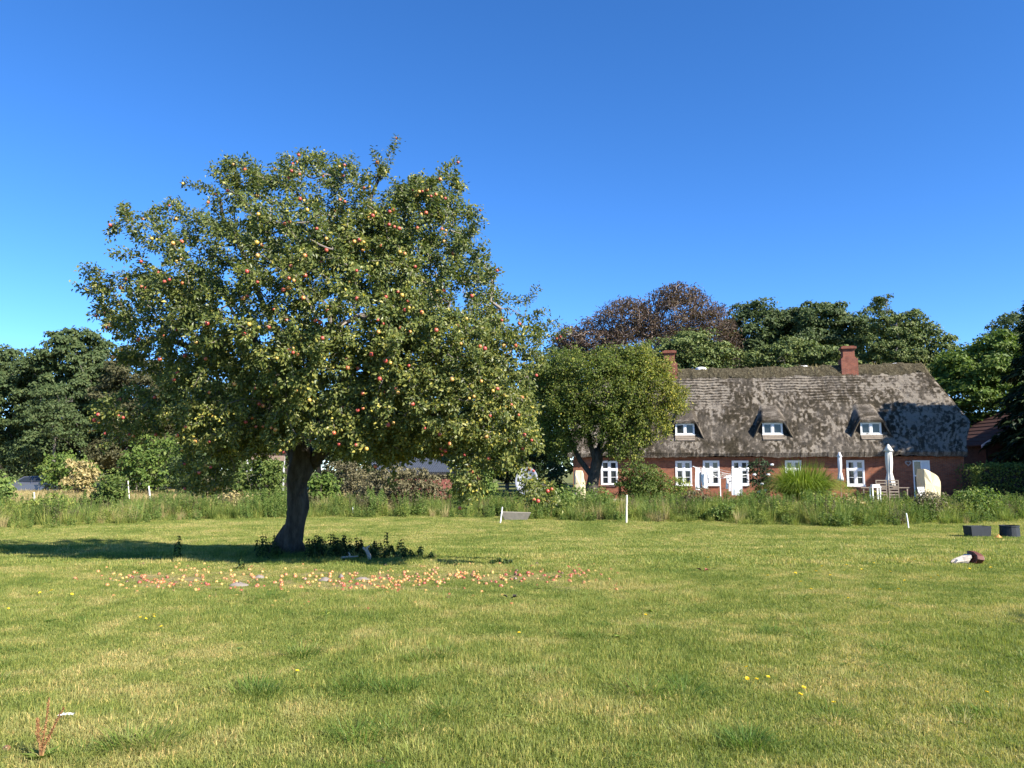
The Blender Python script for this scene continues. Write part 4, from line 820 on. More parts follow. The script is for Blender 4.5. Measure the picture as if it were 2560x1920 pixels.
# red boarded shed with ribbed sheet metal roof
Ys = 47.0; m = mpp(Ys); p0 = at(957, 1183, Ys); L = 180*m; zb = -.42; rz = math.radians(14)
shed = thing('shed', 'red boarded shed with a grey ribbed metal roof behind the apple tree', 'shed', (p0[0], Ys, zb), rz); He = p0[2]-zb
b = MB(); b.box((.12, .25, 0), (L-.12, .3, He-.05)); b.box((.12, 2.6, 0), (L-.12, 2.65, He+.6)); b.box((.12, .3, 0), (.17, 2.6, He)); b.box((L-.17, .3, 0), (L-.12, 2.6, He)); b.build('wall', M_dark, shed)
nb = int((He-.3)/.17)
for k in range(nb): b = MB(); b.box((.1, .215, .08+k*.17), (L-.1, .25, .08+k*.17+.155)); b.build('plank', M_redb, shed)
nr = 34; xs_ = np.repeat(np.linspace(-.08, L+.08, nr), 4)+np.tile([-.03, -.015, .015, .03], nr); zz = np.tile([0, .035, .035, 0], nr)
sh = -1.0; Rf = np.stack([np.stack([xs_+sh*f, np.full_like(xs_, -.1+2.9*f), He+.06+zz+.92*f], 1) for f in (0, .5, 1.0)], 1); b = MB(); b.grid(Rf); lo = Rf.copy(); lo[..., 2] -= .06+np.tile(zz[:, None], 3); b.grid(lo[:, ::-1]); b.build('roof', M_roofm, shed)
b = MB(); b.box((-.08, -.06, He-.12), (L+.08, -.02, He+.03)); b.build('fascia', M_dark, shed)
M_dish0 = plain('pale_post', (.45, .45, .44), .7, .2, .1)
# small open shelter behind the apple trunk
Yc = 50.0; m = mpp(Yc); q0, q1 = at(612, 1152, Yc), at(712, 1152, Yc); car_p = thing('shelter', 'flat roofed brown shelter on pale posts behind the apple trunk', 'shelter', (q0[0], Yc, -.42)); Hc = q0[2]+.42; W = q1[0]-q0[0]
b = MB(); b.box((-.1, -.1, Hc+.38), (W+.1, 3, Hc+.5)); b.build('roof', M_dark, car_p); b = MB(); b.box((.3, -.06, Hc), (W, -.02, Hc+.34)); b.build('fascia', plain('brown_board', (.24, .17, .13), .8, .2), car_p)
for x, y in ((.12, 0), (.34, .2), (W-.1, 0), (.1, 2.8), (W-.1, 2.8)): b = MB(); b.box((x, y, 0), (x+.09, y+.09, Hc+.38)); b.build('post', M_dish0, car_p)
b = MB(); b.box((0, 2.9, 0), (W, 2.95, Hc)); b.build('back_wall', M_dark, car_p)
# brick outbuilding right of the cottage
Yo = 53.0; e0 = at(2462, 1108, Yo); ob = thing('outbuilding', 'small brick outbuilding with white bargeboards under the dark spruce', 'outbuilding', (e0[0], Yo, -.42)); He = e0[2]+.42; W = 8.0; Rh = He+2.4
b = MB(); V = [[0, 0, 0], [W, 0, 0], [W, 0, He], [W/2, 0, Rh], [0, 0, He]]; V = V+[[x, 6, z] for x, y, z in V]
b.add(V, [np.array([[0, 1, 2], [0, 2, 3], [0, 3, 4], [5, 7, 6], [5, 8, 7], [5, 9, 8]]), np.array([[0, 4, 9, 5], [1, 6, 7, 2]])]); b.build('wall', brickmat('dark_brick', (.12, .045, .03), (.08, .03, .022), (.1, .07, .05)), ob)
M_tile = plain('dark_red_tiles', (.085, .042, .034), .8, .2, .3, 8)
for s in (0, 1):
    rows = 9
    b = MB(); x0, x1 = (-.45, W/2) if s == 0 else (W+.45, W/2); z0 = He-.22
    for k in range(rows):
        f0, f1 = k/rows, (k+1.15)/rows; b.add([[x0+(x1-x0)*f0, -.3, z0+.11+(Rh-z0)*f0], [x0+(x1-x0)*f0, 6.3, z0+.11+(Rh-z0)*f0], [x0+(x1-x0)*f1, 6.3, z0+.07+(Rh-z0)*f1], [x0+(x1-x0)*f1, -.3, z0+.07+(Rh-z0)*f1], [x0+(x1-x0)*f0, -.3, z0+.02+(Rh-z0)*f0], [x0+(x1-x0)*f0, 6.3, z0+.02+(Rh-z0)*f0]], np.array([[0, 1, 2, 3], [0, 4, 5, 1]]))
    b.build('roof', M_tile, ob)
    for q, (f0, f1) in enumerate(((0, .30), (.36, .96))):
        b = MB(); V = []
        for f in (f0, f1):
            for y in (-.36, -.31):
                for z in (-.12, .1): V.append([x0+(x1-x0)*f, y, z0+(Rh-z0)*f+z])
        b.add(V, np.array([[0, 1, 3, 2], [4, 6, 7, 5], [0, 4, 5, 1], [2, 3, 7, 6], [0, 2, 6, 4], [1, 5, 7, 3]])); b.build('bargeboard', M_white, ob)
b = MB(); b.tube([(.05, -.06, 0), (.05, -.06, He-.1)], .05, 8); b.build('downpipe', M_dark, ob)
b = MB(); b.box((1.4, -.04, 0), (3.6, -.005, 2.0)); b.build('door', M_greyw, ob)

# parked car, partly hidden by leaves
Yk = 60.5; ck = at(88, 1215, Yk); M_carp = NT('silver_car_paint').set((.12, .125, .14), .25, .6, .5); M_tyre = plain('tyre_rubber', (.025, .025, .025), .85, .2)
car = thing('car', 'silver grey car parked beneath the trees at the left', 'car', (ck[0], Yk, -.42), math.radians(8))
side = np.array([(-2.05, .35), (-2.1, .62), (-2.0, .86), (-1.2, .95), (-.55, 1.38), (.75, 1.44), (1.55, 1.02), (2.0, .92), (2.08, .6), (2.03, .34), (1.65, .3), (-1.65, .3)])
def extr(b, prof, y0, y1, taper=0.0, zt=.9):
    k = len(prof); V = []
    for y, sg in ((y0, 1), (y1, -1)):
        for x, z in prof: V.append([x, y+sg*taper*max(0, z-zt), z])
    i = np.arange(k); i2 = (i+1) % k; V += [[0, y0+taper*.1, .8], [0, y1-taper*.1, .8]]
    return b.add(V, [np.stack([i, i2, np.full(k, 2*k)], 1), np.stack([i2+k, i+k, np.full(k, 2*k+1)], 1), np.stack([i, i+k, i2+k, i2], 1)])
b = MB(); extr(b, side, -.86, .86, .35); b.build('body', M_carp, car)
for y, s in ((-.865, 1), (.865, -1)):
    for w in ([(-1.0, .98), (-.5, 1.32), (.05, 1.36), (.05, .98)], [(.13, .98), (.13, 1.36), (.7, 1.37), (1.25, 1.0)]):
        b = MB(); V = [[x, y+s*.35*max(0, z-.9)-s*.004, z] for x, z in w]+[[x, y+s*.35*max(0, z-.9)+s*.03, z] for x, z in w]; b.add(V, np.array([[0, 1, 2, 3], [7, 6, 5, 4], [0, 4, 5, 1], [1, 5, 6, 2], [2, 6, 7, 3], [3, 7, 4, 0]])); b.build('window', M_glass, car)
for (xa, za, xb, zb_) in ((-1.16, .985, -.58, 1.375), (1.52, 1.055, .8, 1.43)):
    b = MB(); d = np.array([za-zb_, xb-xa]); d = d/np.linalg.norm(d)*.012*np.sign(xb-xa); V = [[xa+d[0], -.72, za+d[1]], [xa+d[0], .72, za+d[1]], [xb+d[0], .6, zb_+d[1]], [xb+d[0], -.6, zb_+d[1]]]; V = V+[[x-4*d[0], y, z-4*d[1]] for x, y, z in V]; b.add(V, np.array([[0, 1, 2, 3], [7, 6, 5, 4], [0, 4, 5, 1], [1, 5, 6, 2], [2, 6, 7, 3], [3, 7, 4, 0]])); b.build('windscreen', M_glass, car)
for x in (-1.3, 1.3):
    for y in (-.8, .8):
        b = MB(); b.lathe([(.2, -.1), (.31, -.1), (.33, -.05), (.33, .05), (.31, .1), (.2, .1)], 18); w = b.build('wheel', M_tyre, car); w.location = (x, y, .33); w.rotation_euler = (math.pi/2, 0, 0)
        b = MB(); b.lathe([(.001, -.08), (.2, -.075), (.2, .075), (.001, .08)], 14); b.build('rim', M_carp, w)
for y in (-.65, .65): b = MB(); b.lathe([(.001, -.04), (.1, -.03), (.11, .03), (.001, .06)], 10); h = b.build('headlight', M_white, car); h.location = (-2.06, y, .68); h.rotation_euler = (0, -math.pi/2, 0)

# satellite dish among the weeds
Yd = 34.0; cd = at(1318, 1204, Yd); dish = thing('satellite_dish', 'pale grey round satellite dish standing in the weeds beside the apple crown', 'satellite dish', (cd[0], Yd, float(gz(cd[0], Yd))))
M_dish = plain('dish_grey', (.3, .31, .345), .8, .1, .05, 2); b = MB(); R = .55; prof = [(.001, .0)]+[(R*f, .16*f*f) for f in (.2, .4, .6, .8, 1.0)]+[(R*1.015, .15), (R*.98, .13)]+[(R*f, .16*f*f-.02) for f in (.8, .4, .001)]
b.lathe(prof, 32); o = b.build('reflector', M_dish, dish, smooth_sh=True); o.location = (0, 0, cd[2]-dish.location.z); o.rotation_euler = (math.radians(74), 0, math.radians(-14)); o.scale = (.92, 1.12, 1)
b = MB(); b.tube([(0, .12, -.1), (0, .12, cd[2]-dish.location.z)], .035, 8); b.build('pole', M_dark, dish)
b = MB(); b.box((-.1, .0, cd[2]-dish.location.z-.1), (.1, .12, cd[2]-dish.location.z+.1)); b.build('mount', M_dark, dish)
b = MB(); b.tube([(0, -.05, cd[2]-dish.location.z-.5), (0, -.35, cd[2]-dish.location.z-.42), (0, -.6, cd[2]-dish.location.z-.3)], .014, 6); b.build('feed_arm', M_dark, dish)
# grey trough
Yt = on_ground(1290, 1301)[1]; pt = at(1290, 1300, Yt); tro = MB(); L, W, H = 1.12, .5, .34; M_conc = plain('concrete', (.24, .215, .175), .9, .15, .2, 6, .3)
def trough(b, L, W, H, th, tap):
    def ring(l, w, z): return [[-l/2, -w/2, z], [l/2, -w/2, z], [l/2, w/2, z], [-l/2, w/2, z]]
    V = ring(L-tap, W-tap*.6, 0)+ring(L, W, H)+ring(L-2*th, W-2*th, H)+ring(L-tap-2*th, W-tap*.6-2*th, th); F = [[3, 2, 1, 0]]
    for a_ in (0, 4, 8): F += [[a_+q, a_+(q+1) % 4, a_+4+(q+1) % 4, a_+4+q] for q in range(4)]
    return b.add(V, np.array(F+[[12, 13, 14, 15]]))
trough(tro, L, W, H, .05, .32); o = tro.build('trough', M_conc); o.location = (pt[0], Yt, float(gz(pt[0], Yt))-.03); o.rotation_euler = (0, math.radians(1.5), math.radians(-4)); tag(o, 'pale grey concrete trough at the edge of the weeds beneath the satellite dish', 'trough')
# black tubs on the lawn at the right
M_tub = plain('black_rubber', (.018, .022, .028), .6, .35, .15, 8, .1)
p = on_ground(2444, 1343); b = MB(); trough(b, 53*mpp(p[1]), .36, .32, .03, .05); o = b.build('tub', M_tub); o.location = p; o.rotation_euler = (0, 0, math.radians(6)); tag(o, 'rectangular black rubber tub on the lawn at the right', 'tub')
b = MB(); L_ = 70*mpp(p[1])
p = on_ground(2525, 1344); r = 22*mpp(p[1]); b = MB(); b.lathe([(.001, 0), (r*1.02, 0), (r*1.0, .06), (r*.96, .3), (r*1.0, .31), (r*1.0, .345), (r*.9, .345), (r*.88, .05), (.001, .04)], 26, fold=lambda a, q: .012*np.cos(a*26*.5)); o = b.build('tub', M_tub); o.location = p; tag(o, 'round black rubber tub beside the rectangular tub', 'tub')
p = on_ground(2497, 1348); b = MB(); k = 7; r = 13*mpp(p[1])
V = [[0, 0, .13]]+[[r*math.cos(a), r*.7*math.sin(a), .0+(.03 if q % 2 else 0)] for q, a in enumerate(np.arange(k)*6.283/k)]+[[0, 0, .11]]; b.add(V, np.array([[0, 1+q, 1+(q+1) % k] for q in range(k)]+[[k+1, 1+(q+1) % k, 1+q] for q in range(k)]))
o = b.build('orange_cover', plain('orange_plastic', (.72, .3, .09), .55, .3, .2, 6)); o.location = p; tag(o, 'small orange and yellow pointed cover lying between the two black tubs', 'cover')
# crumpled cream and brown bag
p = on_ground(2418, 1411); bag = thing('bag', 'crumpled cream and brown bag lying on the lawn in front of the tubs', 'bag', p, math.radians(-6)); mm = mpp(p[1])
def crumple(x0, x1, r0, r1, n, k=12, seed=0):
    a_ = np.arange(k)*6.283/k; rows = []
    for q in range(n+1):
        f = q/n; r = r0+(r1-r0)*f; rr = r*(1+.35*(vnoise(np.cos(a_)*1.3+seed, np.sin(a_)*1.3+4, f*3+seed)-.5)*2*.7); e = .2 if q in (0, n) else 1
        rows.append(np.stack([np.full(k, x0+(x1-x0)*f)+.03*np.cos(a_*2+seed), rr*np.cos(a_)*1.3*e, np.maximum(rr*np.sin(a_)*e+r*.85, .004)], 1))
    G_ = np.stack(rows); return np.concatenate([G_, G_[:, :1]], 1)
b = MB(); b.grid(crumple(-33*mm, 8*mm, .04, .10, 7, seed=2)); b.build('cream_part', plain('cream_sacking', (.66, .55, .43), .85, .15, .12, 8, .3), bag)
b = MB(); b.grid(crumple(6*mm, 33*mm, .13, .10, 6, seed=7)); b.build('brown_part', plain('brown_leather', (.1, .035, .022), .5, .3, .3, 9, .3), bag)
# stakes along the lawn edge
M_stake = plain('bleached_wood', (.62, .58, .5), .8, .2, .25, 9, .2); M_stkw = plain('white_plastic', (.8, .8, .78), .5, .3, .08, 6)
for (xb, yb, xt, yt, wpx, mt_, lab) in ((1251, 1309, 1256, 1267, 5, M_stkw, 'thin white stake leaning at the left end of the grey trough'), (1566, 1309, 1567, 1237, 7, M_stake, 'tall pale wooden stake in front of the round green bush'),
        (2272, 1322, 2266, 1283, 5, M_stkw, 'short white stake leaning left at the lawn edge on the right'), (881, 1292, 882, 1268, 4, M_stkw, 'short white stake right of the apple trunk'), (493, 1293, 496, 1257, 5, M_stake, 'pale stake with dark stripes below the left hanging apple branches'),
        (376, 1252, 372, 1215, 5, M_stkw, 'leaning white stake in the dry grass right of the dark round bush'), (321, 1217, 320, 1202, 4, M_stake, 'small pale stake right behind the dark round bush'), (86, 1262, 85, 1231, 7, M_stake, 'weathered pale post in the weeds at the left edge')):
    Yp = (1.97*FPX/(yb-1172)) if yb > 1245 else {376: 44, 321: 52}.get(xb, 40); Yp = min(Yp, 44)
    if yb > 1280: Yp = on_ground(xb, yb)[1]
    pb, ptp = at(xb, yb, Yp), at(xt, yt, Yp); g0 = float(gz(pb[0], Yp)); r = max(.016, .66*wpx*mpp(Yp)/2); ax = ptp-pb
    base = pb-ax*((pb[2]-g0+.1)/ax[2]); b = MB(); pts = np.array([base+(ptp-base)*f for f in np.linspace(0, 1, 6)])+rng.normal(0, .003, (6, 3)); b.tube(pts, [r, r*.97, r, r*.95, r*.97, r*.85], 8, wob=.1); o = b.build('stake', mt_, None, off=base); o.location = base; tag(o, lab, 'stake', 'stakes along the lawn edge')

# laundry on a rotary airer
Yl = 41.0; cl = at(1800, 1196, Yl); g0 = -.42; air = thing('clothes_airer', 'white rotary clothes airer hung with washing in front of the cottage', 'clothes airer', (cl[0], Yl, g0)); hz_ = cl[2]-g0
b = MB(); b.tube([(0, 0, -.1), (0, 0, hz_+.1)], .028, 8); b.build('pole', M_stkw, air); mml = mpp(Yl); arms = []
for (dx, dy, dz) in ((-66*mml, .1, 30*mml), (70*mml, .1, .22), (.3, 1.3, .5), (-.2, -1.2, .3)):
    b = MB(); b.tube([(0, 0, hz_), (dx, dy, hz_+dz)], .017, 6); b.build('arm', M_stkw, air); arms.append(np.array([dx, dy, hz_+dz]))
for f in (.45, .72, .95):
    b = MB()
    for q in range(4):
        order = [0, 2, 1, 3]; a0 = np.array([0, 0, hz_])*(1-f)+arms[order[q]]*f; a1 = np.array([0, 0, hz_])*(1-f)+arms[order[(q+1) % 4]]*f; b.tube([a0, (a0+a1)/2-UP*.03, a1], .006, 4)
    b.build('line', M_stkw, air)
def cloth(x0, x1, y0, y1, Y, mat, lab, name='towel', cat='laundry', amp=.03, ph=0.0):
    a0, a1 = at(x0, y0, Y), at(x1, y1, Y); W, H = a1[0]-a0[0], a0[2]-a1[2]; nu, nv = 17, 13; u, v = np.meshgrid(np.linspace(0, 1, nu), np.linspace(0, 1, nv), indexing='ij')
    G_ = np.stack([W*u+.02*np.sin(v*5+ph), amp*(.4+v)*np.sin(u*W*17+ph+v*1.2)+.02*np.sin(v*4), -H*v-.04*np.sin(u*math.pi)*(1-v)-.03*u*v*np.sin(ph)], -1); b = MB(); b.grid(G_); B_ = G_.copy(); B_[..., 1] += .012; b.grid(B_[:, ::-1])
    for sl in (np.s_[0, :], np.s_[-1, :]): b.grid(np.stack([G_[sl], B_[sl]], 1))
    fold = G_[:, :2].copy(); fold[..., 1] += .06; fold[:, 1, 2] -= H*.18; b.grid(np.stack([G_[:, 0], fold[:, 1]], 1))
    o = b.build(name, mat, None, smooth_sh=True); o.location = a0; return tag(o, lab, cat, 'washing on the clothes airer')
M_greyc = plain('greyish_cloth', (.5, .5, .54), .85, .1, .08, 4)
cloth(1829, 1857, 1172, 1238, Yl-.4, M_whitec, 'big white sheet hanging lowest on the right side of the airer', 'sheet', ph=.4)
cloth(1738, 1749, 1169, 1224, Yl-.2, M_whitec, 'long white towel hanging leftmost on the airer', ph=1.0, amp=.02); cloth(1747, 1754, 1174, 1224, Yl+.15, M_greyc, 'narrow grey towel next to the leftmost white towel', amp=.015)
cloth(1754, 1770, 1170, 1220, Yl, M_whitec, 'white shirt hanging left of the airer pole', 'shirt', ph=2.0); cloth(1770, 1782, 1172, 1208, Yl+.2, M_whitec, 'short white cloth beside the airer pole', ph=3.1); cloth(1764, 1770, 1176, 1204, Yl-.15, M_greyc, 'small lilac grey cloth between two white ones', amp=.015, ph=1.7)
cloth(1815, 1822, 1188, 1222, Yl+.1, M_whitec, 'small white towel just left of the big sheet', amp=.015); cloth(1822, 1829, 1186, 1228, Yl+.3, M_greyc, 'grey towel in shade at the left edge of the big sheet', amp=.015)
# closed parasols
def parasol(px, yt, yb, wpx, Y, mat, lab):
    m = mpp(Y); pt = at(px, yt, Y); t = thing('parasol', lab, 'parasol', (pt[0], Y, -.39)); zt = pt[2]+.39; H = (yb-yt)*m; w = wpx*m/2; zb = zt-H
    fo = lambda a, q: (.13 if q > 2 else .05)*np.cos(a*8+q*.15)
    b = MB(); b.lathe([(.03, H*.93), (w*.75, H*.86), (w*.85, H*.72), (w*.82, H*.55), (w*.7, H*.4), (w*.6, H*.32), (w*.75, H*.24), (w*1.05, H*.1), (w*1.15, 0), (w*.9, .02), (.03, H*.2)], 32, c=(0, 0, zb), fold=fo); b.build('canopy', mat, t, smooth_sh=True)
    b = MB(); b.lathe([(.01, H*1.0), (.05, H*.985), (w*.55, H*.93), (w*1.15, H*.83), (w*1.05, H*.828), (.04, H*.9)], 16, c=(0, 0, zb), fold=lambda a, q: .08*np.cos(a*8)); b.build('vent_cap', mat, t, smooth_sh=True)
    b = MB(); b.tube([(0, 0, 0), (0, 0, zb+H*.5)], .028, 8); b.build('pole', M_greyw, t); b = MB(); b.lathe([(.001, 0), (.3, 0), (.3, .06), (.05, .1), (.04, .3), (.001, .3)], 16); b.build('stand', M_dark, t); return t
parasol(2220, 1110, 1214, 20, 42.6, plain('off_white_canvas', (.62, .59, .52), .85, .1, .05), 'larger closed cream parasol at the garden table')
parasol(2098, 1130, 1201, 12, 43.4, plain('greyish_canvas', (.66, .65, .68), .85, .1, .1), 'smaller closed greyish parasol right of the ornamental grass')
# covered beach chairs: a hooded box shape in profile
M_cream = plain('cream_tarpaulin', (.6, .51, .33), .75, .2, .06, 4)
def cover(px0, px1, yt, Y, prof, lab, rz=0):
    m = mpp(Y); c = at((px0+px1)/2, 1200, Y); t = MB(); W = (px1-px0)*m*.72; zt = at(px0, yt, Y)[2]+.42; P_ = np.array([(x*W, z*zt) for x, z in prof]); k = len(P_); nd = 9; rows = []
    for q in range(nd):
        f = q/(nd-1); e = (.35*abs(2*f-1)**6)*.16; rows.append(np.stack([P_[:, 0]*(1-e)+.03*np.sin(P_[:, 1]*6+f*9), np.full(k, (f-.5)*.85)+.03*np.sin(P_[:, 0]*14+P_[:, 1]*5), P_[:, 1]*(1-e*.3)], 1))
    G_ = np.stack(rows); t.grid(np.concatenate([G_, G_[:, :1]], 1))
    for q, s_ in ((0, 1), (nd-1, -1)):
        ct = G_[q].mean(0)+[0, -.03*s_, .1]; i = np.arange(k); i2 = (i+1) % k; t.add(np.concatenate([G_[q], ct[None]]), np.stack([i, i2, np.full(k, k)][::1], 1)[:, ::s_])
    o = t.build('furniture_cover', M_cream, None, smooth_sh=False); o.location = (c[0], Y, -.42); o.rotation_euler = (0, 0, rz); return tag(o, lab, 'furniture cover', 'cream furniture covers')
HOOD = [(-.5, 0), (-.5, .3), (-.49, .6), (-.47, .8), (-.47, 1.0), (-.3, .985), (-.05, .94), (.2, .87), (.38, .8), (.47, .66), (.5, .5), (.47, .25), (.42, 0), (.1, 0), (-.2, 0)]
cover(2292, 2349, 1172, 42.4, HOOD, 'cream cover over a hooded beach chair by the garden door')
cover(1433, 1466, 1176, 35.6, [(-.5, 0), (-.5, .5), (-.5, .9), (-.46, 1.0), (0, 1.0), (.2, .99), (.33, .9), (.45, .7), (.5, .45), (.48, 0), (0, 0)], 'narrow cream cover over a tall seat left of the fruit tree trunk')
# white garden chair in front of the right cover
p = at(2313, 1236, 41.2); wc = thing('garden_chair', 'white garden chair with dark armrest in front of the cream cover', 'chair', (p[0], 41.2, -.42), math.radians(25))
b = MB(); b.box((-.26, -.25, .42), (.26, .25, .46)); b.build('seat', M_white, wc)
for x in np.linspace(-.21, .21, 5): b = MB(); b.box((x-.035, .2, .48), (x+.035, .225, .98), rot=(-.15, 0, 0)); b.build('slat', M_white, wc)
b = MB(); b.box((-.26, .24, .93), (.26, .275, 1.0)); b.build('top_rail', M_white, wc)
for x in (-.24, .24):
    for y in (-.22, .22): b = MB(); b.box((x-.02, y-.02, 0), (x+.02, y+.02, .42)); b.build('leg', M_white, wc)
    b = MB(); b.box((x-.03, -.26, .64), (x+.03, .24, .67), rot=(.25, 0, 0)); b.build('armrest', M_dark, wc)
# garden table, bench and stool
p = at(2225, 1219, 42.0); tb = thing('garden_table', 'long weathered wooden table beneath the larger parasol', 'table', (p[0], 42.9, -.42)); zt = p[2]+.42
for k in range(5): b = MB(); b.box((-1.35, -.42+k*.17, zt-.04), (1.35, -.42+k*.17+.155, zt)); b.build('plank', M_greyw, tb)
for x in (-1.2, 1.2):
    for y in (-.35, .35): b = MB(); b.box((x-.035, y-.035, 0), (x+.035, y+.035, zt-.042)); b.build('leg', M_greyw, tb)
for (px0, px1, lab) in ((2194, 2222, 'left wooden garden chair standing with its back to the camera at the table'), (2226, 2252, 'right wooden garden chair standing with its back to the camera at the table')):
    a0, a1 = at(px0, 1200, 41.6), at(px1, 1200, 41.6); W = a1[0]-a0[0]; t = thing('wooden_chair', lab, 'chair', ((a0[0]+a1[0])/2, 41.9, -.42)); zt2 = a0[2]+.42
    b = MB(); b.box((-W/2, -.02, .42), (W/2, .42, .46)); b.build('seat', M_greyw, t)
    for x in (-W/2, W/2-.045): b = MB(); b.box((x, -.06, 0), (x+.045, -.02, zt2)); b.build('leg', M_greyw, t); b = MB(); b.box((x, .38, 0), (x+.045, .418, .42)); b.build('leg', M_greyw, t)
    for z in np.linspace(.55, zt2-.06, 6): b = MB(); b.box((-W/2+.047, -.055, z), (W/2-.047, -.03, z+.06)); b.build('slat', M_greyw, t)
p = at(2187, 1212, 41.4); zt = p[2]+.42; st = thing('stool', 'small white stool with a white box on it left of the wooden chairs', 'stool', (p[0], 41.4, -.42))
b = MB(); b.box((-.25, -.2, zt-.14), (.25, .2, zt-.1)); b.build('seat', M_white, st); 
for x in (-.2, .2):
    for y in (-.15, .15): b = MB(); b.box((x-.03, y-.03, 0), (x+.03, y+.03, zt-.142)); b.build('leg', M_white, st)
b = MB(); b.box((-.2, -.12, 0), (.2, .12, .12)); o = b.build('box', M_white); o.location = (p[0]+.02, 41.4, -.42+zt-.1); tag(o, 'flat white box lying on the small white stool', 'box')
p = at(1520, 1212, 43.0); t2 = thing('garden_table', 'small brown garden table half hidden right of the fruit tree trunk', 'table', (p[0], 43, -.42)); zt = p[2]+.42
b = MB(); b.box((-.75, -.35, zt-.05), (.75, .35, zt)); b.build('table_top', plain('brown_wood', (.2, .1, .06), .7, .3), t2)
for x in (-.65, .65):
    for y in (-.28, .28): b = MB(); b.box((x-.03, y-.03, 0), (x+.03, y+.03, zt-.052)); b.build('leg', M_dark, t2)

# ------------------------------------------------------------------ on the lawn: stones, dead branch, windfalls, flowers
M_stone = plain('field_stone', (.2, .17, .15), .9, .15, .2, 9, .4)
for (px, py, w, h, lab) in ((596, 1466, 52, 17, 'wide low grey stone among the fallen apples left of the trunk'), (647, 1446, 30, 15, 'small grey stone behind the bright red fallen apple'), (812, 1453, 38, 16, 'low round grey stone among the fallen apples right of the trunk'), (853, 1446, 16, 16, 'narrow upright grey stone next to the low round stone'), (905, 1450, 42, 13, 'flat rough grey stone furthest right among the fallen apples'), (57, 1846, 12, 7, 'tiny grey stone by the seed stalks in the foreground')):
    p = on_ground(px, py); m = mpp(p[1]); a_ = np.arange(14)*6.283/14; b = MB(); sd = rng.uniform(0, 50); rows = []
    for f in np.linspace(0, 1, 7):
        r = math.cos(f*1.5)*(1+.3*(vnoise(np.cos(a_)*1.5+sd, np.sin(a_)*1.5, f*2)-.5)); rows.append(np.stack([w*m/2*r*np.cos(a_), w*m/2*.75*r*np.sin(a_), np.full(14, h*m*.8*math.sin(f*1.5)*(1+.35*(vnoise(np.cos(a_)*2+sd, np.sin(a_)*2, f*3)-.5)))-.02], 1))
    G_ = np.stack(rows); b.grid(np.concatenate([G_, G_[:, :1]], 1)[::-1]); o = b.build('stone', M_stone, None, smooth_sh=True); o.location = p; tag(o, lab, 'stone')
M_dead = plain('bleached_branch', (.34, .3, .25), .85, .2, .25, 9)
p = on_ground(920, 1403); m = mpp(p[1]); b = MB(); b.tube(np.array([(4, 0, -3), (2, 0, 14), (-5, 1, 27), (-14, 2, 33)])*m, [.03, .036, .03, .014], 8, wob=.2); b.tube(np.array([(-5, 1, 27), (-3, 1, 33), (4, 1, 38)])*m, [.026, .02, .008], 6); o = b.build('broken_branch', M_dead); o.location = p; tag(o, 'bleached broken branch sticking up from the shaded nettles', 'branch')
p = on_ground(868, 1402); b = MB(); b.tube(np.array([(-16, 0, -1), (-12, 0, 8), (0, 0, 9), (26, 2, 11)])*m, [.03, .03, .018, .008], 8, wob=.2); b.tube(np.array([(4, 0, 9), (6, 0, 16), (2, 0, 21)])*m, [.016, .014, .006], 6); o = b.build('fallen_branch', M_dead); o.location = p; tag(o, 'pale fallen branch lying flat in the shade right of the trunk', 'branch')

CL = [(310, 1440, 50, 9, 22), (390, 1440, 45, 12, 14), (430, 1458, 42, 8, 14), (505, 1436, 48, 11, 34), (595, 1446, 40, 13, 18), (700, 1450, 46, 13, 26), (820, 1450, 55, 12, 22), (930, 1452, 50, 12, 34), (1010, 1450, 42, 11, 34), (1085, 1446, 42, 10, 28), (1165, 1434, 36, 10, 22), (1255, 1458, 26, 11, 18), (1300, 1428, 50, 10, 16), (1395, 1436, 36, 9, 24), (1450, 1430, 22, 8, 18), (1530, 1462, 28, 5, 8), (1490, 1446, 40, 9, 16), (400, 1448, 110, 14, 30), (900, 1452, 180, 16, 60), (1250, 1442, 120, 14, 30), (800, 1490, 160, 10, 22), (1000, 1495, 120, 8, 10)]
pts = []
for (cx, cy, sx, sy, n) in CL:
    for _ in range(n): pts.append((rng.normal(cx, sx), np.clip(rng.normal(cy+5, sy*1.45), 1413, 1528)))
pts = [pts[k_] for k_ in rng.permutation(len(pts))]; pts = sorted(pts, key=lambda q_: -q_[1]-rng.uniform(0, 60)); more_ = pts[292:]; pts = pts[:292]; SPEC = [(640, 1446, 0, 'large bright red windfall apple in front of the small grey stone'), (527, 1537, 0, 'lone small red windfall apple nearest the camera on the left half of the lawn'), (688, 1507, 2, 'pair leading pale yellow windfall apple below the trunk'), (1278, 1514, 1, 'lone pinkish windfall apple in front of the dark scrap'), (15, 1880, 3, 'brown bruised apple in the grass at the bottom left corner')]
M_wf = [apple_mat('dull_red_windfall', (.38, .16, .07), (.3, .065, .04), .15), apple_mat('orange_windfall', (.4, .2, .065), (.34, .1, .045), .4), apple_mat('yellow_windfall', (.4, .27, .075), (.36, .15, .06), .7), apple_mat('rotten_windfall', (.22, .11, .05), (.1, .05, .03), .4)]; WM = [apple_mesh(m_) for m_ in M_wf]
ADJ = ['red', 'orange and yellow', 'yellow', 'brown rotting']; AP = {}; q = 0; appts = []
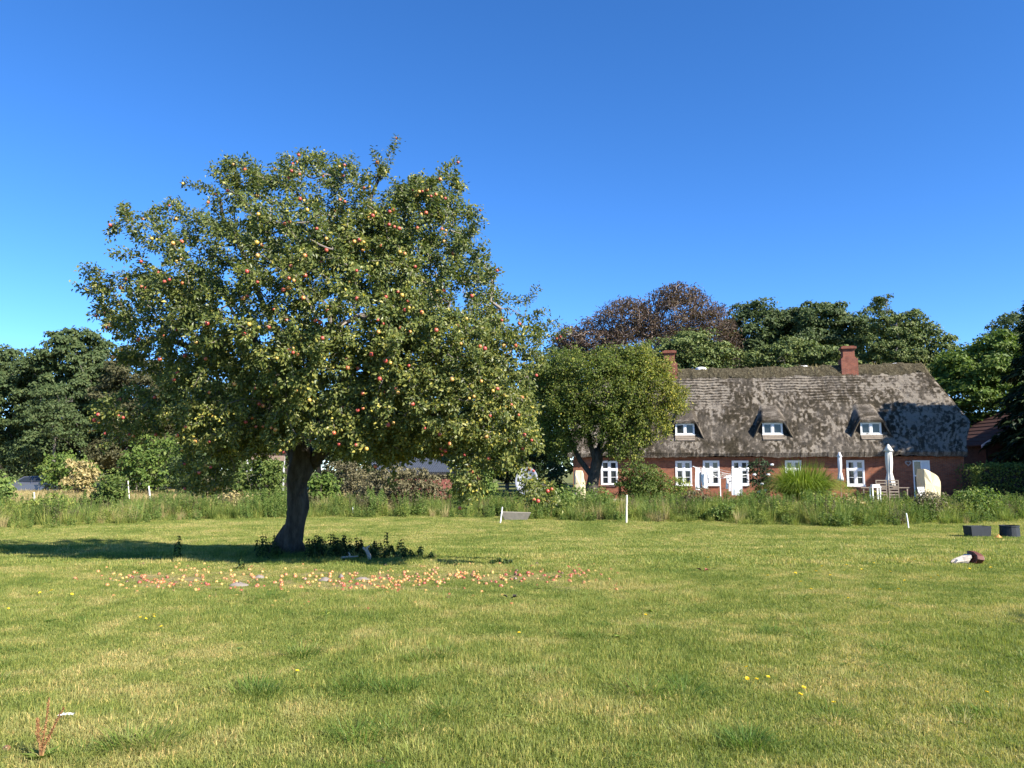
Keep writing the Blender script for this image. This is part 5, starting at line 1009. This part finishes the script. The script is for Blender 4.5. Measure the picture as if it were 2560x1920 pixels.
for k, pt_ in enumerate([(a_, b_, None, None) for a_, b_ in pts]+SPEC):
    px, py, kind, lab = pt_; kind = int(rng.choice(4, p=[.28, .38, .2, .14])) if kind is None else kind; p = on_ground(px, py); o = bpy.data.objects.new('windfall_apple', WM[kind]); COL.objects.link(o)
    s = rng.uniform(.52, .88) if py < 1850 else .75; o.scale = (s*rng.uniform(.9, 1.1), s*rng.uniform(.85, 1.1), s*rng.uniform(.6, 1.0)); o.location = (p[0], p[1], p[2]+.034*s-.014); o.rotation_euler = (rng.uniform(0, 6.28), rng.uniform(0, 6.28), rng.uniform(0, 6.28)); appts.append(p)
    tag(o, lab or ADJ[kind]+' windfall apple lying in the band of fallen fruit before the apple tree', 'apple', 'windfall apples on the lawn')
appts = np.array(appts)
Va, Fa, Ma, nv_ = [], [], [], 0
for (px, py) in more_:
    p = on_ground(px, py); r = .036*rng.uniform(.55, .9); a_ = np.arange(8)*.7854; R_ = np.array(Euler((rng.uniform(0, 6.28), rng.uniform(0, 6.28), 0)).to_matrix())
    v = np.concatenate([np.stack([r*c_*np.cos(a_), r*c_*np.sin(a_), np.full(8, z_*r)], 1) for c_, z_ in ((.2, .72), (.62, .85), (1, .1), (.75, -.65), (.2, -.85))]); i, j = np.meshgrid(np.arange(4), np.arange(8), indexing='ij'); i, j = i.ravel(), j.ravel()
    Va.append(v@R_.T+p+[0, 0, r*.6]); Fa.append(np.stack([i*8+j, (i+1)*8+j, (i+1)*8+(j+1) % 8, i*8+(j+1) % 8], 1)+nv_); Ma.append(np.full(32, rng.choice(4, p=[.24, .36, .28, .12]))); nv_ += 40
o = link('windfall_apples', mesh_np('windfall_apples', np.concatenate(Va), np.concatenate(Fa), M_wf, np.concatenate(Ma), smooth_sh=True)); o['kind'] = 'stuff'
# worn earth under the fallen fruit
M_worn = plain('worn_earth', (.19, .16, .075), .95, .1, .4, 5.0, .6)
wx, wy = np.meshgrid(np.linspace(-8.2, 1.6, 120), np.linspace(9.4, 12.4, 50), indexing='ij'); wn_ = fbm(wx*.9, wy*1.5, 0, 4, 19)+.16*(1-np.abs((wy-10.85)/1.1)**2)-.1*smooth(-1.5, 1.6, wx)
cg = np.stack([wx, wy, gz(wx, wy)+np.where(wn_ > .52, .005, -.03)], -1); b = MB(); b.grid(cg[:, ::-1]); tag(b.build('worn_ground', M_worn, smooth_sh=True), kind='structure')
# dandelions
M_yel = plain('yellow_petals', (.85, .62, .03), .6, .2, .1); M_stem = plain('green_stem', (.1, .16, .04), .6, .3)
def dandelion():
    t = thing('dandelion', 'yellow dandelion flower standing in the lawn grass', 'dandelion', (0, 0, 0), 0, 'dandelions in the lawn'); b = MB(); b.tube([(0, 0, 0), (.004, .003, .035), (0, .006, .07)], .002, 4); b.build('stem', M_stem, t)
    P, A = [], []
    for r_, n in ((1.0, 16), (.65, 10)):
        for k in range(n): a_ = k*6.283/n+r_; P.append((0, .006, .07)); A.append((math.cos(a_), math.sin(a_), .35+(1-r_)*1.2))
    V, F = leaf_tris(np.array(P, float), np.array(A, float), np.tile(UP, (len(P), 1)), .021, .008); link('flower', mesh_np('flower', V, F, M_yel), t); return t
DP = [(18, 1524), (350, 1551), (358, 1553), (377, 1549), (384, 1546), (408, 1577), (738, 1690), (1298, 1594), (1872, 1683), (1867, 1709), (1888, 1713), (1916, 1703), (1991, 1754), (2003, 1734), (2091, 1773), (2201, 1484), (2125, 1500), (2025, 1482), (2266, 1458), (2222, 1437), (2110, 1431), (2155, 1428), (2185, 1414), (2465, 1750), (1614, 1548), (1923, 1446), (1983, 1441), (2320, 1449), (2340, 1446), (2481, 1426), (2248, 1483), (105, 1487), (135, 1486), (175, 1492), (2005, 1465), (2060, 1424), (2080, 1444), (2120, 1420), (2290, 1404), (2275, 1402), (2420, 1428), (1772, 1401), (1985, 1404), (2040, 1438)]
proto = dandelion()
for k, (px, py) in enumerate(DP):
    o = proto if k == 0 else copy_tree(proto); o.location = on_ground(px, py+5); o.rotation_euler = (rng.normal(0, .15)-.25, rng.normal(0, .15), rng.uniform(0, 6.28)); s = rng.uniform(.65, .95)*(1.25 if py < 1500 else 1); o.scale = (s, s, s)
# dock seed stalks, feather, light green seedling, dark scraps
p = on_ground(100, 1905); m = mpp(p[1]); dk = thing('dock_plant', 'dock plant with two rusty brown seed stalks in the bottom left foreground', 'weed', p)
P, A = [], []
for pts_ in (np.array([(0, 0, -10), (3, 0, 45), (8, 1, 90), (11, 2, 148)]), np.array([(0, 0, -10), (10, 0, 40), (28, -1, 82), (50, -2, 128)]), np.array([(1, 0, 10), (-8, 1, 60), (-11, 1, 80), (-14, 1, 100)])):
    pts_ = pts_*m; b = MB(); b.tube(pts_, [.006, .005, .004, .0015], 5); b.build('stem', M_dock, dk, rnd=True)
    for t in np.linspace(.25, .99, 60):
        k = min(2, int(t*(len(pts_)-1))); f = t*(len(pts_)-1)-k; c = pts_[min(k, len(pts_)-2)]*(1-f)+pts_[min(k, len(pts_)-2)+1]*f
        for _ in range(5): P.append(c+rng.normal(0, .006*(1.25-t), 3)); A.append(rdir(1)[0]+[0, 0, -.3])
P = np.array(P); V, F = leaf_tris(P, np.array(A), rdir(len(P)), rng.uniform(.006, .013, len(P)), .006); o = link('seeds', mesh_np('seeds', V, F, M_dock, rnd=np.repeat(rng.random(len(P)), 2)), dk); o['kind'] = 'stuff'
P = np.array([[0, 0, .01]]*7); a_ = np.arange(7)*.9; V, F = leaf_tris(P, np.stack([np.cos(a_), np.sin(a_), .7+0*a_], 1), np.tile(UP, (7, 1)), .11, .04); o = link('leaves', mesh_np('leaves', V, F, M_tuft, rnd=np.repeat(rng.random(7)*.5, 2)), dk)
p = on_ground(163, 1806); fe = thing('feather', 'small white feather lying in the grass right of the seed stalks', 'feather', p+UP*.045); m = mpp(p[1])
V, F = leaf_tris(np.zeros((9, 3))+np.linspace(-.02, .03, 9)[:, None]*np.array([1, .2, 0]), np.stack([np.linspace(-.5, 1, 9), np.where(np.arange(9) % 2, 1., -1.)*.8, .3+0*np.arange(9)], 1), np.tile(UP, (9, 1))+rng.normal(0, .2, (9, 3)), .03, .016); link('vane', mesh_np('vane', V, F, M_whitec), fe); b = MB(); b.tube([(-.03, -.01, 0), (.01, 0, .004), (.04, .01, 0)], .0012, 4); b.build('quill', M_whitec, fe)
p = on_ground(815, 1556); sg = thing('seedling', 'bright yellow green seedling in the lawn below the trunk', 'seedling', p); a_ = np.arange(9)*2.4; V, F = leaf_tris(np.zeros((9, 3))+UP*np.linspace(.04, .13, 9)[:, None], np.stack([np.cos(a_), np.sin(a_), .5+0*a_], 1), np.tile(UP, (9, 1)), .07, .018); link('leaves', mesh_np('leaves', V, F, M_misc, rnd=[1.0]*18), sg); b = MB(); b.tube([(0, 0, 0), (0, 0, .13)], .003, 4); b.build('stem', M_stem, sg)
for (px, py, lab) in ((1277, 1501, 'dark brown scrap of bark above the lone pinkish apple'), (1760, 1432, 'reddish brown dead leaf lying alone on the open lawn')):
    p = on_ground(px, py); V, F = leaf_tris(np.array([[0, 0, .03], [.03, 0, .035], [-.03, .01, .03]]), np.array([[1, .2, .3], [.4, .9, .4], [-.8, .2, .5]]), np.tile(UP, (3, 1))+rng.normal(0, .3, (3, 3)), .09, .06); o = link('dead_leaf', mesh_np('dead_leaf', V, F, M_dark if 'dark' in lab else plain('red_brown_leaf', (.2, .07, .04), .8))); o.location = p; tag(o, lab, 'dead leaf')

# ------------------------------------------------------------------ grass and weeds (scattered)
def scatter(name, P, rotz, scl, idx, meshes, mats=None, tilt=0.05):
    c = bpy.data.collections.new(name+'_pieces')
    for k, me in enumerate(meshes): o = bpy.data.objects.new(f'{name}_piece_{k:02d}', me); c.objects.link(o)
    n = len(P); me = bpy.data.meshes.new(name); me.vertices.add(n); me.vertices.foreach_set('co', np.asarray(P, np.float32).ravel())
    rot = np.stack([rng.normal(0, tilt, n), rng.normal(0, tilt, n), rotz], 1).astype(np.float32)
    a_ = me.attributes.new('rot', 'FLOAT_VECTOR', 'POINT'); a_.data.foreach_set('vector', rot.ravel()); a_ = me.attributes.new('scl', 'FLOAT_VECTOR', 'POINT'); a_.data.foreach_set('vector', np.asarray(scl, np.float32).ravel())
    a_ = me.attributes.new('idx', 'INT', 'POINT'); a_.data.foreach_set('value', np.asarray(idx, np.int32)); o = link(name, me); o['kind'] = 'stuff'
    ng = bpy.data.node_groups.new(name, 'GeometryNodeTree'); ng.interface.new_socket('Geometry', in_out='INPUT', socket_type='NodeSocketGeometry'); ng.interface.new_socket('Geometry', in_out='OUTPUT', socket_type='NodeSocketGeometry')
    gi, go = ng.nodes.new('NodeGroupInput'), ng.nodes.new('NodeGroupOutput'); ip = ng.nodes.new('GeometryNodeInstanceOnPoints'); ci = ng.nodes.new('GeometryNodeCollectionInfo'); ci.inputs['Collection'].default_value = c; ci.inputs['Separate Children'].default_value = True; ci.inputs['Reset Children'].default_value = True
    def na(nm, dt): x = ng.nodes.new('GeometryNodeInputNamedAttribute'); x.data_type = dt; x.inputs['Name'].default_value = nm; return next(s for s in x.outputs if s.enabled and s.name == 'Attribute')
    ip.inputs['Pick Instance'].default_value = True; L = ng.links.new; L(gi.outputs[0], ip.inputs['Points']); L(ci.outputs[0], ip.inputs['Instance']); L(na('idx', 'INT'), ip.inputs['Instance Index']); L(na('rot', 'FLOAT_VECTOR'), ip.inputs['Rotation']); L(na('scl', 'FLOAT_VECTOR'), ip.inputs['Scale']); L(ip.outputs[0], go.inputs[0])
    md = o.modifiers.new('scatter', 'NODES'); md.node_group = ng; return o
def turf(n, R, h0, h1, w, lean):
    a_ = rng.uniform(0, 6.28, n); r = R*np.sqrt(rng.random(n)); p = np.stack([r*np.cos(a_), r*np.sin(a_), np.full(n, -.006)], 1); h = rng.uniform(h0, h1, n)*rng.uniform(.5, 1, n); d = rng.uniform(0, 6.28, n); l = rng.normal(0, lean, n)*h; D = np.stack([np.cos(d), np.sin(d), 0*d], 1)
    f = rng.uniform(0, 6.28, n); s = np.stack([np.cos(f), np.sin(f), 0*f], 1)*(w*rng.uniform(.6, 1.3, n))[:, None]/2; md_ = p+D*(l*.35)[:, None]+UP*(h*.58)[:, None]; tp = p+D*l[:, None]+UP*(h*(1-.3*np.minimum(np.abs(l/h), 1.4)))[:, None]
    V = np.stack([p-s, p+s, md_-s*.8, md_+s*.8, tp], 1).reshape(-1, 3); k = np.arange(n)[:, None]*5; return mesh_np('turf', V, [(k+[[2, 3, 4]]), (k+[[0, 1, 3, 2]])], M_grass, rnd=np.tile(rng.random(n), 2))
near = [turf(620, .24, .025, .065, .0038, .8) for _ in range(6)]; far = [turf(420, .36, .03, .07, .0085, .6) for _ in range(5)]
def area(y0, y1, dens, xm=.70):
    c_ = dens**-.5; X_, Y_ = np.meshgrid(np.arange(-(xm*y1+1.5), xm*y1+1.5, c_), np.arange(y0, y1, c_), indexing='ij'); x = X_.ravel()+rng.uniform(-.55, .55, X_.size)*c_; y = Y_.ravel()+rng.uniform(-.55, .55, X_.size)*c_
    k_ = np.abs(x) < xm*y+1.5; x, y = x[k_], y[k_]; return np.stack([x, y, gz(x, y)], 1)
    n = int(dens*(xm*(y1**2-y0**2)+3*(y1-y0))); y = np.sqrt(rng.uniform(y0**2, y1**2, n)); x = (rng.random(n)*2-1)*(xm*y+1.5); return np.stack([x, y, gz(x, y)], 1)
EDX, EDY = [-300, 0, 240, 480, 800, 1200, 1500, 1700, 1840, 2100, 2300, 2560, 2900], [1330, 1321, 1311, 1299, 1291, 1290, 1302, 1302, 1306, 1314, 1307, 1300, 1296]
def edgeY(x, y): px = 1280+x/np.maximum(y, 1)*FPX; return 1.97*FPX/(np.interp(px, EDX, EDY)-1172)
AP_lo = np.array([np.percentile(appts[:, 1], 8), np.percentile(appts[:, 1], 90)])
def band(P): 
    px = 1280+P[:, 0]/P[:, 1]*FPX; return smooth(200, 330, px)*(1-smooth(1380, 1560, px))*smooth(9.6, 10.3, P[:, 1])*(1-smooth(11.6, 12.3, P[:, 1]))
def hscale(P): return (.55+.8*fbm(P[:, 0]*.9, P[:, 1]*.9, 0, 4, 71))*(.85+.7*smooth(.5, .7, fbm(P[:, 0]*1.1+7, P[:, 1]*1.7, 0, 4, 77)))*rng.uniform(.8, 1.2, len(P))
_hs = hscale
def hscale(P): return np.maximum(_hs(P), rng.uniform(.72, .95, len(P)))
P = area(2.4, 12.5, 30); s = hscale(P)*(1-.5*band(P)); wf_ = fbm(P[:, 0]*.9, P[:, 1]*1.5, 0, 4, 19)+.16*(1-np.abs((P[:, 1]-10.85)/1.1)**2)-.1*smooth(-1.5, 1.6, P[:, 0]); keep = rng.random(len(P)) > np.where((wf_ > .5) & (P[:, 1] > 9.4) & (P[:, 0] < 1.6), .6, .3)*band(P); P, s = P[keep], s[keep]
P[:, 2] += .006
scatter('lawn_grass', P, rng.uniform(0, 6.28, len(P)), np.stack([0*s+1, 0*s+1, s], 1), rng.integers(0, 6, len(P)), near, tilt=.018)
P = area(12.3, 36, 14, .72); P = P[P[:, 1] < edgeY(P[:, 0], P[:, 1])+2.5]; s = hscale(P)*.95
scatter('distant_lawn_grass', P, rng.uniform(0, 6.28, len(P)), np.stack([0*s+1.15, 0*s+1.15, s*1.15], 1), rng.integers(0, 5, len(P)), far, tilt=.012)
def tuft(n, h0, h1, sp, w, mat, r0=.06):
    V, F = blades((0, 0, -.01), n, h0, h1, sp, w, r0, 3, 1.7); return mesh_np('tuft', V, F, mat, rnd=np.repeat(rng.random(n)*.86, 3))
tm = [tuft(110, .06, .17, .2, .0042, M_tuft, .12), tuft(90, .05, .13, .2, .0045, M_tuft, .16), tuft(130, .05, .12, .12, .004, M_grass, .18), tuft(14, .1, .3, .16, .003, M_straw, .1), tuft(60, .05, .13, .1, .006, M_grass, .12)]
P = area(2.8, 24, 1.3); k = fbm(P[:, 0]*.8, P[:, 1]*.9, 0, 3, 91); P = P[(k > .47) & (band(P) < .5)]; idx = rng.choice(5, len(P), p=[.18, .25, .22, .1, .25]); s = rng.uniform(.45, 1.0, len(P))
Q = [on_ground(x, y) for x, y in ((620, 1740), (680, 1735), (1660, 1735), (1620, 1720), (1800, 1850), (1850, 1860), (250, 1880), (330, 1870), (380, 1860), (1100, 1780), (960, 1850), (1000, 1830), (1320, 1700), (1020, 1640), (2480, 1800), (1640, 1580), (900, 1720), (980, 1720), (2000, 1560), (1080, 1640), (1960, 1590), (730, 1640), (1440, 1600))]; Q = np.concatenate([np.array(Q)+rng.normal(0, .1, (len(Q), 3))*[1, 1, 0] for _ in range(3)])
P = np.concatenate([P, Q]); idx = np.concatenate([idx, rng.choice(3, len(Q))]); s = np.concatenate([s, rng.uniform(.7, 1.1, len(Q))]); P[:, 2] = gz(P[:, 0], P[:, 1])
tr_ = np.stack([np.full(60, 0.0)]*3, 1); an_ = rng.uniform(0, 6.28, 60); tr_[:, 0] = B0[0]+np.cos(an_)*rng.uniform(.3, .8, 60)*1.6; tr_[:, 1] = B0[1]-abs(np.sin(an_))*rng.uniform(.25, .8, 60)-.1; tr_[:, 2] = gz(tr_[:, 0], tr_[:, 1])
bq = appts[rng.integers(0, len(appts), 260)]+rng.normal(0, .22, (260, 3))*[1, 1, 0]; tr_ = np.concatenate([tr_, bq]); P = np.concatenate([P, tr_]); idx = np.concatenate([idx, rng.choice([0, 2, 4], 60), rng.choice([3, 4], 260)]); s = np.concatenate([s, rng.uniform(.7, 1.2, 60), rng.uniform(.25, .5, 260)])
scatter('grass_tufts', P, rng.uniform(0, 6.28, len(P)), np.stack([s, s, s], 1), idx, tm)
def rosette(n, l, w, mat, el=.35):
    a_ = np.arange(n)*2.4+rng.normal(0, .2, n); v, f = leaf_tris(np.zeros((n, 3))+UP*.006, np.stack([np.cos(a_), np.sin(a_), el+rng.normal(0, .15, n)], 1), np.tile(UP, (n, 1)), l*rng.uniform(.6, 1.2, n), w, .15, .3); return mesh_np('rosette', v, f, mat, rnd=np.repeat(rng.random(n)*.8, 2))
def clover(n, r):
    q = rng.normal(0, r, (n, 3)); q[:, 2] = rng.uniform(.02, .05, n); a_ = rng.uniform(0, 6.28, n); P_, A_ = [], []
    for k in range(3): P_.append(q); A_.append(np.stack([np.cos(a_+k*2.1), np.sin(a_+k*2.1), 0*a_+.15], 1))
    v, f = leaf_tris(np.concatenate(P_), np.concatenate(A_), UP+rng.normal(0, .25, (3*n, 3)), .014, .013); return mesh_np('clover', v, f, M_tuft, rnd=rng.random(len(f))*.7)
lw = [rosette(9, .09, .028, M_tuft), rosette(12, .07, .018, M_weed, .6), rosette(7, .11, .045, M_weedy, .25), clover(60, .09), clover(40, .07), rosette(3, .06, .03, M_wbrown, .2)]
P = area(2.8, 20, 3.2); P = P[(vnoise(P[:, 0]*.7, P[:, 1]*.7, 0, 5) > .42) & (P[:, 1] < edgeY(P[:, 0], P[:, 1]))]; s = rng.uniform(.4, .8, len(P))
scatter('lawn_weeds', P+UP*.016, rng.uniform(0, 6.28, len(P)), np.stack([s, s, s], 1), rng.choice(6, len(P), p=[.18, .2, .08, .24, .2, .1]), lw, tilt=.15)
# tall weeds along the far edge
def herb(n, h0, h1, r, m_, ls, mat, dens):
    V, A, S, st = [], [], [], []
    for _ in range(n):
        a_ = rng.uniform(0, 6.28); q = r*math.sqrt(rng.random()); h = rng.uniform(h0, h1); p = np.array([math.cos(a_)*q, math.sin(a_)*q, 0]); t = p+np.array([rng.normal(0, .12), rng.normal(0, .12), h]); st.append(tube([p, (p+t)/2+rng.normal(0, .03, 3), t], [.007, .006, .003], 3))
        k = int(dens*h); f = rng.random(k)**.8; V.append(p+(t-p)*f[:, None]); x = rdir(k); x[:, 2] = x[:, 2]*.4+.1; A.append(x); S.append(ls*rng.uniform(.6, 1.4, k)*(1.15-.5*f))
    V, A, S = np.concatenate(V), np.concatenate(A), np.concatenate(S); v, f = leaf_tris(V, A, UP*.6+rng.normal(0, .6, V.shape), S, S*.45); sv, sf = merge(st); sf = sf[0]; rr = np.repeat(np.clip(rng.normal(.5, .25, len(S)), 0, 1), 2)
    return mesh_np('herb', np.concatenate([v, sv]), [f, sf+len(v)], mat, rnd=np.concatenate([rr, np.full(len(sf), .2)]))
def tallgrass(n, h0, h1, mat, w=.013, sp=.45): 
    V, F = blades((0, 0, -.02), n, h0, h1, sp, w, .22, 4, 1.9); return mesh_np('tall_grass', V, F, mat, rnd=np.repeat(rng.random(n), 4))
wm = [herb(12, .55, 1.1, .32, 0, .075, M_weed, 95), herb(10, .4, .85, .34, 0, .09, M_weedy, 80), tallgrass(130, .5, 1.05, M_weed, .01), tallgrass(130, .4, .95, M_weedy, .01), tallgrass(90, .5, 1.15, M_straw, .009), herb(9, .5, 1.0, .28, 0, .08, M_wbrown, 46), herb(12, .3, .55, .34, 0, .1, M_weed, 60), tallgrass(70, .2, .5, M_weedy, .012)]
n = 5200; y = 24+rng.random(n)*19; x = (rng.random(n)*2-1)*(.72*y+1); e = edgeY(x, y); dd = y-e; k = (dd > -.6) & (dd < 13) & (rng.random(n) < np.clip(1.15-dd/14, .25, 1)); 
hx = (x > 3.5) & (y > 40.5); k &= ~hx; px = 1280+x/y*FPX; k &= ~((px < 330) & (y > 36)); P = np.stack([x, y, gz(x, y)], 1)[k]; dd, px = dd[k], px[k]
zone = fbm(P[:, 0]*.32, P[:, 1]*.32, 0, 3, 61); idx = np.zeros(len(P), int); u = rng.random(len(P))
for q in range(len(P)):
    w = np.array([1.8, 1.4, 2.6, 2.6, 1.2, .6, 1.0, 1.2])
    if px[q] < 640: w = np.array([1, 1.5, 1, 2.2, 1.6 if px[q] < 560 else .6, .4, 1, 1.5])
    if 840 < px[q] < 1090: w = w*[1, 1, 1, 1, 1.5, 3.5, 1, 1]
    if px[q] > 1950: w = w*[.8, 1.8, 1, 1.8, 1.1, .8, 1, 1]
    if zone[q] > .55: w = w*[2, 1, 1.5, .5, .4, 1, 1, .5]
    if dd[q] < .4: w = w*[.15, .3, .2, .6, .5, .3, 2.5, 3.5]
    idx[q] = np.searchsorted(np.cumsum(w/w.sum()), u[q])
s = rng.uniform(.65, 1.35, len(P))*(.75+.5*fbm(P[:, 0]*.5, P[:, 1]*.3, 0, 3, 88))*np.where(dd < .5, .65, 1)*np.where((px > 1250) & (px < 2250) & (dd > 6), .85, 1)*np.where(px < 560, .8, 1)
s = np.minimum(s, (2.0-.0315*P[:, 1])/1.0*rng.uniform(.7, 1.12, len(P))*np.where(px < 1250, 1.12, 1))
scatter('tall_weeds', P, rng.uniform(0, 6.28, len(P)), np.stack([s, s, s], 1), idx, wm, tilt=.08)
n = 900; y = rng.uniform(44, 58, n); x = -y*.665+rng.random(n)*y*.3; P = np.stack([x, y, gz(x, y)], 1); s = rng.uniform(.6, .95, n)
scatter('field_straw', P, rng.uniform(0, 6.28, n), np.stack([s*1.3, s*1.3, s*.8], 1), rng.integers(0, 2, n), [tallgrass(60, .5, 1.0, M_straw, .02), tallgrass(60, .4, .9, M_straw, .02)])
